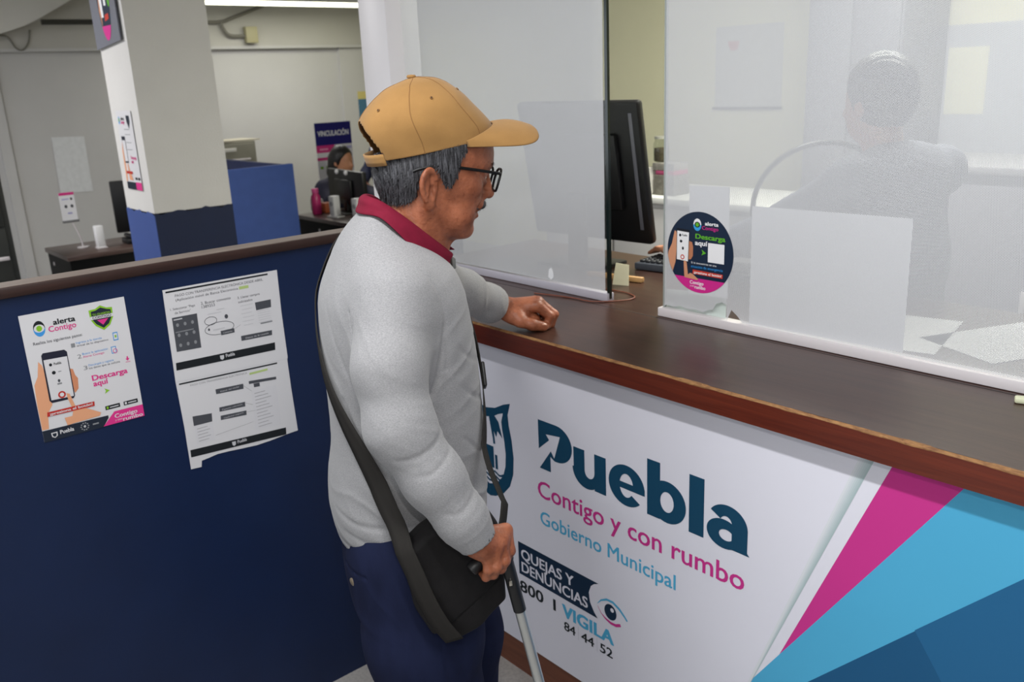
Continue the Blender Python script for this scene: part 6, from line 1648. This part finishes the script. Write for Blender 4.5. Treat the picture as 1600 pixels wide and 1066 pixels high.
m2 = empty('computer_monitor', (-3.78, 1.99, 0.7505), rad(-6)); tag(m2, 'black monitor with webcam lamps hiding the seated woman', 'monitor')
MB().bbox((-0.30, -0.02, 0.06), (0.30, 0.02, 0.315), 0.008).build('shell', M['monitor'], m2)
MB().bbox((-0.14, -0.045, 0.10), (0.14, -0.019, 0.25), 0.01).build('housing', M['monitor'], m2)
MB().bbox((-0.03, -0.03, 0.0), (0.03, 0.02, 0.12), 0.004).build('neck', M['monitor'], m2)
MB().bbox((-0.12, -0.09, 0.0), (0.12, 0.08, 0.012), 0.004).build('foot', M['monitor'], m2)
for x in (-0.10, 0.06):
    MB().lathe([(0, 0), (0.016, 0), (0.018, 0.012), (0.010, 0.02), (0, 0.021)], n=14).build('round_clip', WP, m2, (x, -0.022, 0.300)).rotation_euler = (rad(90), 0, 0)
# seated woman behind the monitor
figure('person', 'dark-haired woman seated behind the black monitor in the back office', (-4.36, 2.26, 0.0), rad(-72), dict(
    head=(0, 0.05, 1.075), shoulder=(0.17, -0.02, 0.92), hip=(0, -0.02, 0.45), skin=mat('tan skin', (196, 138, 104), 0.5, var=(30, 0.15)), hair=BLK, long=True, cloth=mat('dark blouse', (40, 40, 60), 0.85),
    arms=[[(-0.17, -0.02, 0.88), (-0.24, 0.12, 0.80), (-0.12, 0.30, 0.775), (-0.06, 0.42, 0.772), 1], [(0.17, -0.02, 0.88), (0.24, 0.12, 0.80), (0.14, 0.30, 0.775), (0.08, 0.42, 0.772), -1]],
    legs=[[(-0.10, 0.0, 0.45), (-0.10, 0.38, 0.44), (-0.10, 0.38, 0.06)], [(0.10, 0.0, 0.45), (0.10, 0.38, 0.44), (0.10, 0.38, 0.06)]]), 0.011)
# second colleague in navy, mostly hidden by the visitor's cap
figure('person', 'person in navy jacket half hidden behind the tan cap', (-4.55, 2.95, 0.0), rad(-150), dict(
    head=(0, 0.05, 1.30), shoulder=(0.19, -0.02, 1.14), hip=(0, -0.02, 0.62), skin=SK2, hair=BLK, cloth=mat('navy jacket', (30, 36, 72), 0.8, var=(20, 0.2)),
    arms=[[(-0.19, -0.02, 1.10), (-0.25, 0.10, 0.92), (-0.16, 0.32, 0.86), (-0.10, 0.44, 0.84), 1], [(0.19, -0.02, 1.10), (0.25, 0.10, 0.92), (0.16, 0.32, 0.86), (0.10, 0.44, 0.84), -1]],
    legs=[[(-0.10, -0.02, 0.62), (-0.12, 0.20, 0.38), (-0.12, 0.14, 0.06)], [(0.10, -0.02, 0.62), (0.12, 0.20, 0.38), (0.12, 0.14, 0.06)]]), 0.011)
# roll-up banner
vb = empty('rollup_banner', (-4.8, 2.325, 0)); tag(vb, 'dark blue roll-up banner reading VINCULACIÓN behind the seated woman', 'banner')
MB().box((-0.004, 0, 0.06), (0, 0.35, 1.372)).build('sheet', mat('banner white', (222, 222, 226), 0.5), vb)
MB().bbox((-0.06, -0.02, 0.0), (0.06, 0.37, 0.06), 0.008).build('base', M['alu'], vb)
def VF(): return Flat((0.0003, 0, 0), (0, 1, 0), (0, 0, 1), (1, 0, 0), 1, 1, 0.0004)
f_ = VF(); f_.rect(0, 1.185, 0.35, 1.372, flatmat('royal blue', (30, 28, 110)), 1); f_.text('VINCULACIÓN', 0.025, 0.325, 1.262, 0.042, flatmat('banner white ink', (236, 236, 240)), 2, 0.03); f_.build('heading', vb)
f_ = VF(); f_.poly([(0, 1.125), (0.14, 1.125), (0.18, 1.185), (0, 1.185)], PM['mag'], 1); f_.rect(0.03, 1.145, 0.11, 1.16, flatmat('pink ink', (236, 150, 190)), 2); f_.build('magenta_flag', vb)
f_ = VF(); f_.rect(0.0, 1.06, 0.13, 1.085, PM['mag'], 1); f_.build('magenta_strip', vb)
f_ = VF(); f_.rect(0.22, 1.145, 0.34, 1.165, flatmat('lilac', (170, 170, 210)), 1); f_.build('logo_line', vb)
for dx in (0.035, 0.09): f_ = VF(); f_.disc((dx, 1.0), 0.016, 0.012, PM['green'], 1); f_.build('green_dot', vb)
# framed poster beside the post on the back wall
wp_ = empty('wall_poster', (-6.468, 3.80, 1.25)); tag(wp_, 'poster with yellow head and blue field on the back wall beside the white post', 'poster')
MB().box((-0.004, 0, 0), (0, 0.40, 0.27)).build('blue_field', flatmat('steel blue', (70, 112, 140)), wp_); MB().box((-0.004, 0, 0.2705), (0.001, 0.40, 0.35)).build('yellow_head', flatmat('straw yellow', (206, 192, 120)), wp_)
# poster and sign on the pillar's left face
cpz = empty('poster', (-2.715, 0.0845, 1.206)); tag(cpz, 'narrow colour poster with phone picture on the left face of the pillar', 'poster')
MB().box((0, 0.0005, 0), (0.215, 0.0018, 0.385)).build('sheet', PMw, cpz)
f_ = Flat((0, 0.0004, 0), (1, 0, 0), (0, 0, 1), (0, -1, 0), 0.215, 0.385, 0.0003)
CP = lambda: Flat((0, 0.0004, 0), (1, 0, 0), (0, 0, 1), (0, -1, 0), 0.215, 0.385, 0.0003)
f_.rect(0, 0, 0.62, 0.095, PM['navy']); f_.rect(0.62, 0, 1, 0.10, PM['mag'], 2); f_.build('footer', cpz); f_ = CP(); f_.rect(0.12, 0.34, 0.36, 0.68, PM['phone'], 2); f_.rect(0.14, 0.36, 0.34, 0.63, PM['paper'], 3); f_.poly([(0.0, 0.1), (0.1, 0.1), (0.14, 0.35), (0.12, 0.62), (0.03, 0.5)], PM['skin']); f_.poly([(0.25, 0.12), (0.5, 0.12), (0.35, 0.25), (0.3, 0.34), (0.25, 0.32)], PM['skin'], 4); f_.rect(0.1, 0.20, 0.52, 0.235, PM['red'], 5); f_.build('hand_with_phone', cpz); f_ = CP()
f_.text('Descarga', 0.55, 0.92, 0.395, 0.04, PM['mag'], 2, 0.03); f_.text('aquí', 0.55, 0.7, 0.345, 0.04, PM['mag'], 2, 0.03); f_.text('alerta', 0.28, 0.5, 0.885, 0.04, PM['black'], 2, 0.03); f_.text('Contigo', 0.24, 0.5, 0.84, 0.04, PM['mag'], 2, 0.02); f_.disc((0.15, 0.88), 0.05, 0.05, PM['blue']); f_.disc((0.15, 0.885), 0.03, 0.025, PM['green'], 2); f_.poly([(0.64, 0.945), (0.86, 0.94), (0.86, 0.865), (0.753, 0.775), (0.64, 0.87)], PM['navy'])
f_.build('lettering', cpz); f_ = CP()
f_.rect(0.625, 0.13, 0.774, 0.163, PM['black']); f_.rect(0.812, 0.13, 0.958, 0.163, PM['black'])
f_.build('store_badges', cpz)
for zz in (0.765, 0.70, 0.60, 0.51): f_ = CP(); f_.rect(0.4, zz, 0.75, zz + 0.008, PM['grey']); f_.build('print_line', cpz)
sgn = empty('hanging_sign', (-2.80, 0.080, 1.885)); tag(sgn, 'grey sign with coloured round emblem high on the left face of the pillar', 'sign')
MB().prism([(0.0, 0.0), (0.36, 0.028), (0.36, 0.55), (0.0, 0.55)], 0, 0.006, (0, 0.0, 0), (1, 0, 0), (0, 0, 1), (0, -1, 0)).build('board', mat('grey board', (104, 106, 116), 0.5), sgn)
f_ = Flat((0, -0.0065, 0), (1, 0, 0), (0, 0, 1), (0, -1, 0), 1, 1, 0.0003)
f_.disc((0.20, 0.235), 0.085, 0.20, S_['navy'], 1); f_.disc((0.20, 0.235), 0.085, 0.20, S_['mag'], 2, 222, 318, 14); f_.rect(0.14, 0.14, 0.18, 0.30, S_['white'], 2); f_.rect(0.205, 0.19, 0.235, 0.30, S_['white'], 2); f_.poly([(0.128, 0.17), (0.14, 0.27), (0.15, 0.16), (0.15, 0.09)], S_['skin'], 3); f_.poly([(0.19, 0.12), (0.25, 0.13), (0.25, 0.155), (0.2, 0.15)], S_['red'], 3); f_.disc((0.275, 0.24), 0.018, 0.06, S_['green'], 2)
f_.build('emblem', sgn)
# fluorescent fixture under the far ceiling
ff = empty('ceiling_light', (-5.8, 2.85, 2.40)); tag(ff, 'long white fluorescent ceiling fitting over the back office', 'lamp')
MB().bbox((-0.16, -0.95, 0.012), (0.16, 0.95, 0.20), 0.006).build('housing', WP, ff)
MB().bbox((-0.14, -0.93, 0.0), (0.14, 0.93, 0.0115), 0.004).build('diffuser', mat('lit diffuser', (255, 255, 236), 0.5, emit=((255, 255, 225), 4.0)), ff)
# conduit with junction box on the beam
cn = empty('conduit', (-6.42, 2.28, 2.27)); tag(cn, 'grey electrical conduit bending to a beige junction box under the ceiling', 'conduit')
M['conduit'] = mat('grey conduit', (118, 116, 108), 0.5)
MB().tube(spline([(0.02, -0.15, 0.02), (0.02, 0.05, 0.02), (0.02, 0.18, 0.06), (0.02, 0.50, 0.17), (0.02, 0.62, 0.20)], 5), 0.016, 8).build('pipe', M['conduit'], cn)
MB().tube(spline([(0.02, 0.06, 0.03), (0.02, 0.07, -0.03), (0.02, 0.13, -0.10), (0.02, 0.28, -0.105)], 5), 0.016, 8).build('pipe', M['conduit'], cn)
MB().bbox((0.0, 0.28, -0.17), (0.06, 0.40, -0.02), 0.006).build('junction_box', mat('beige box', (170, 164, 130), 0.5), cn)
tag(MB().tube([(-6.19, 0.72, 2.265), (-6.19, 1.30, 2.27)], 0.022, 8).build('conduit', mat('dark conduit', (52, 52, 46), 0.5)), 'dark straight conduit left of the pillar under the ceiling', 'conduit')
tag(MB().tube(spline([(-6.42, 0.42, 2.18), (-6.42, 0.50, 2.165), (-6.42, 0.55, 2.08), (-6.42, 0.60, 2.065), (-6.42, 0.65, 2.12), (-6.42, 0.68, 2.22)], 5), 0.008, 6).build('hanging_cable', M['conduit']), 'thin cable sagging in a loop on the far wall at the upper left', 'cable')
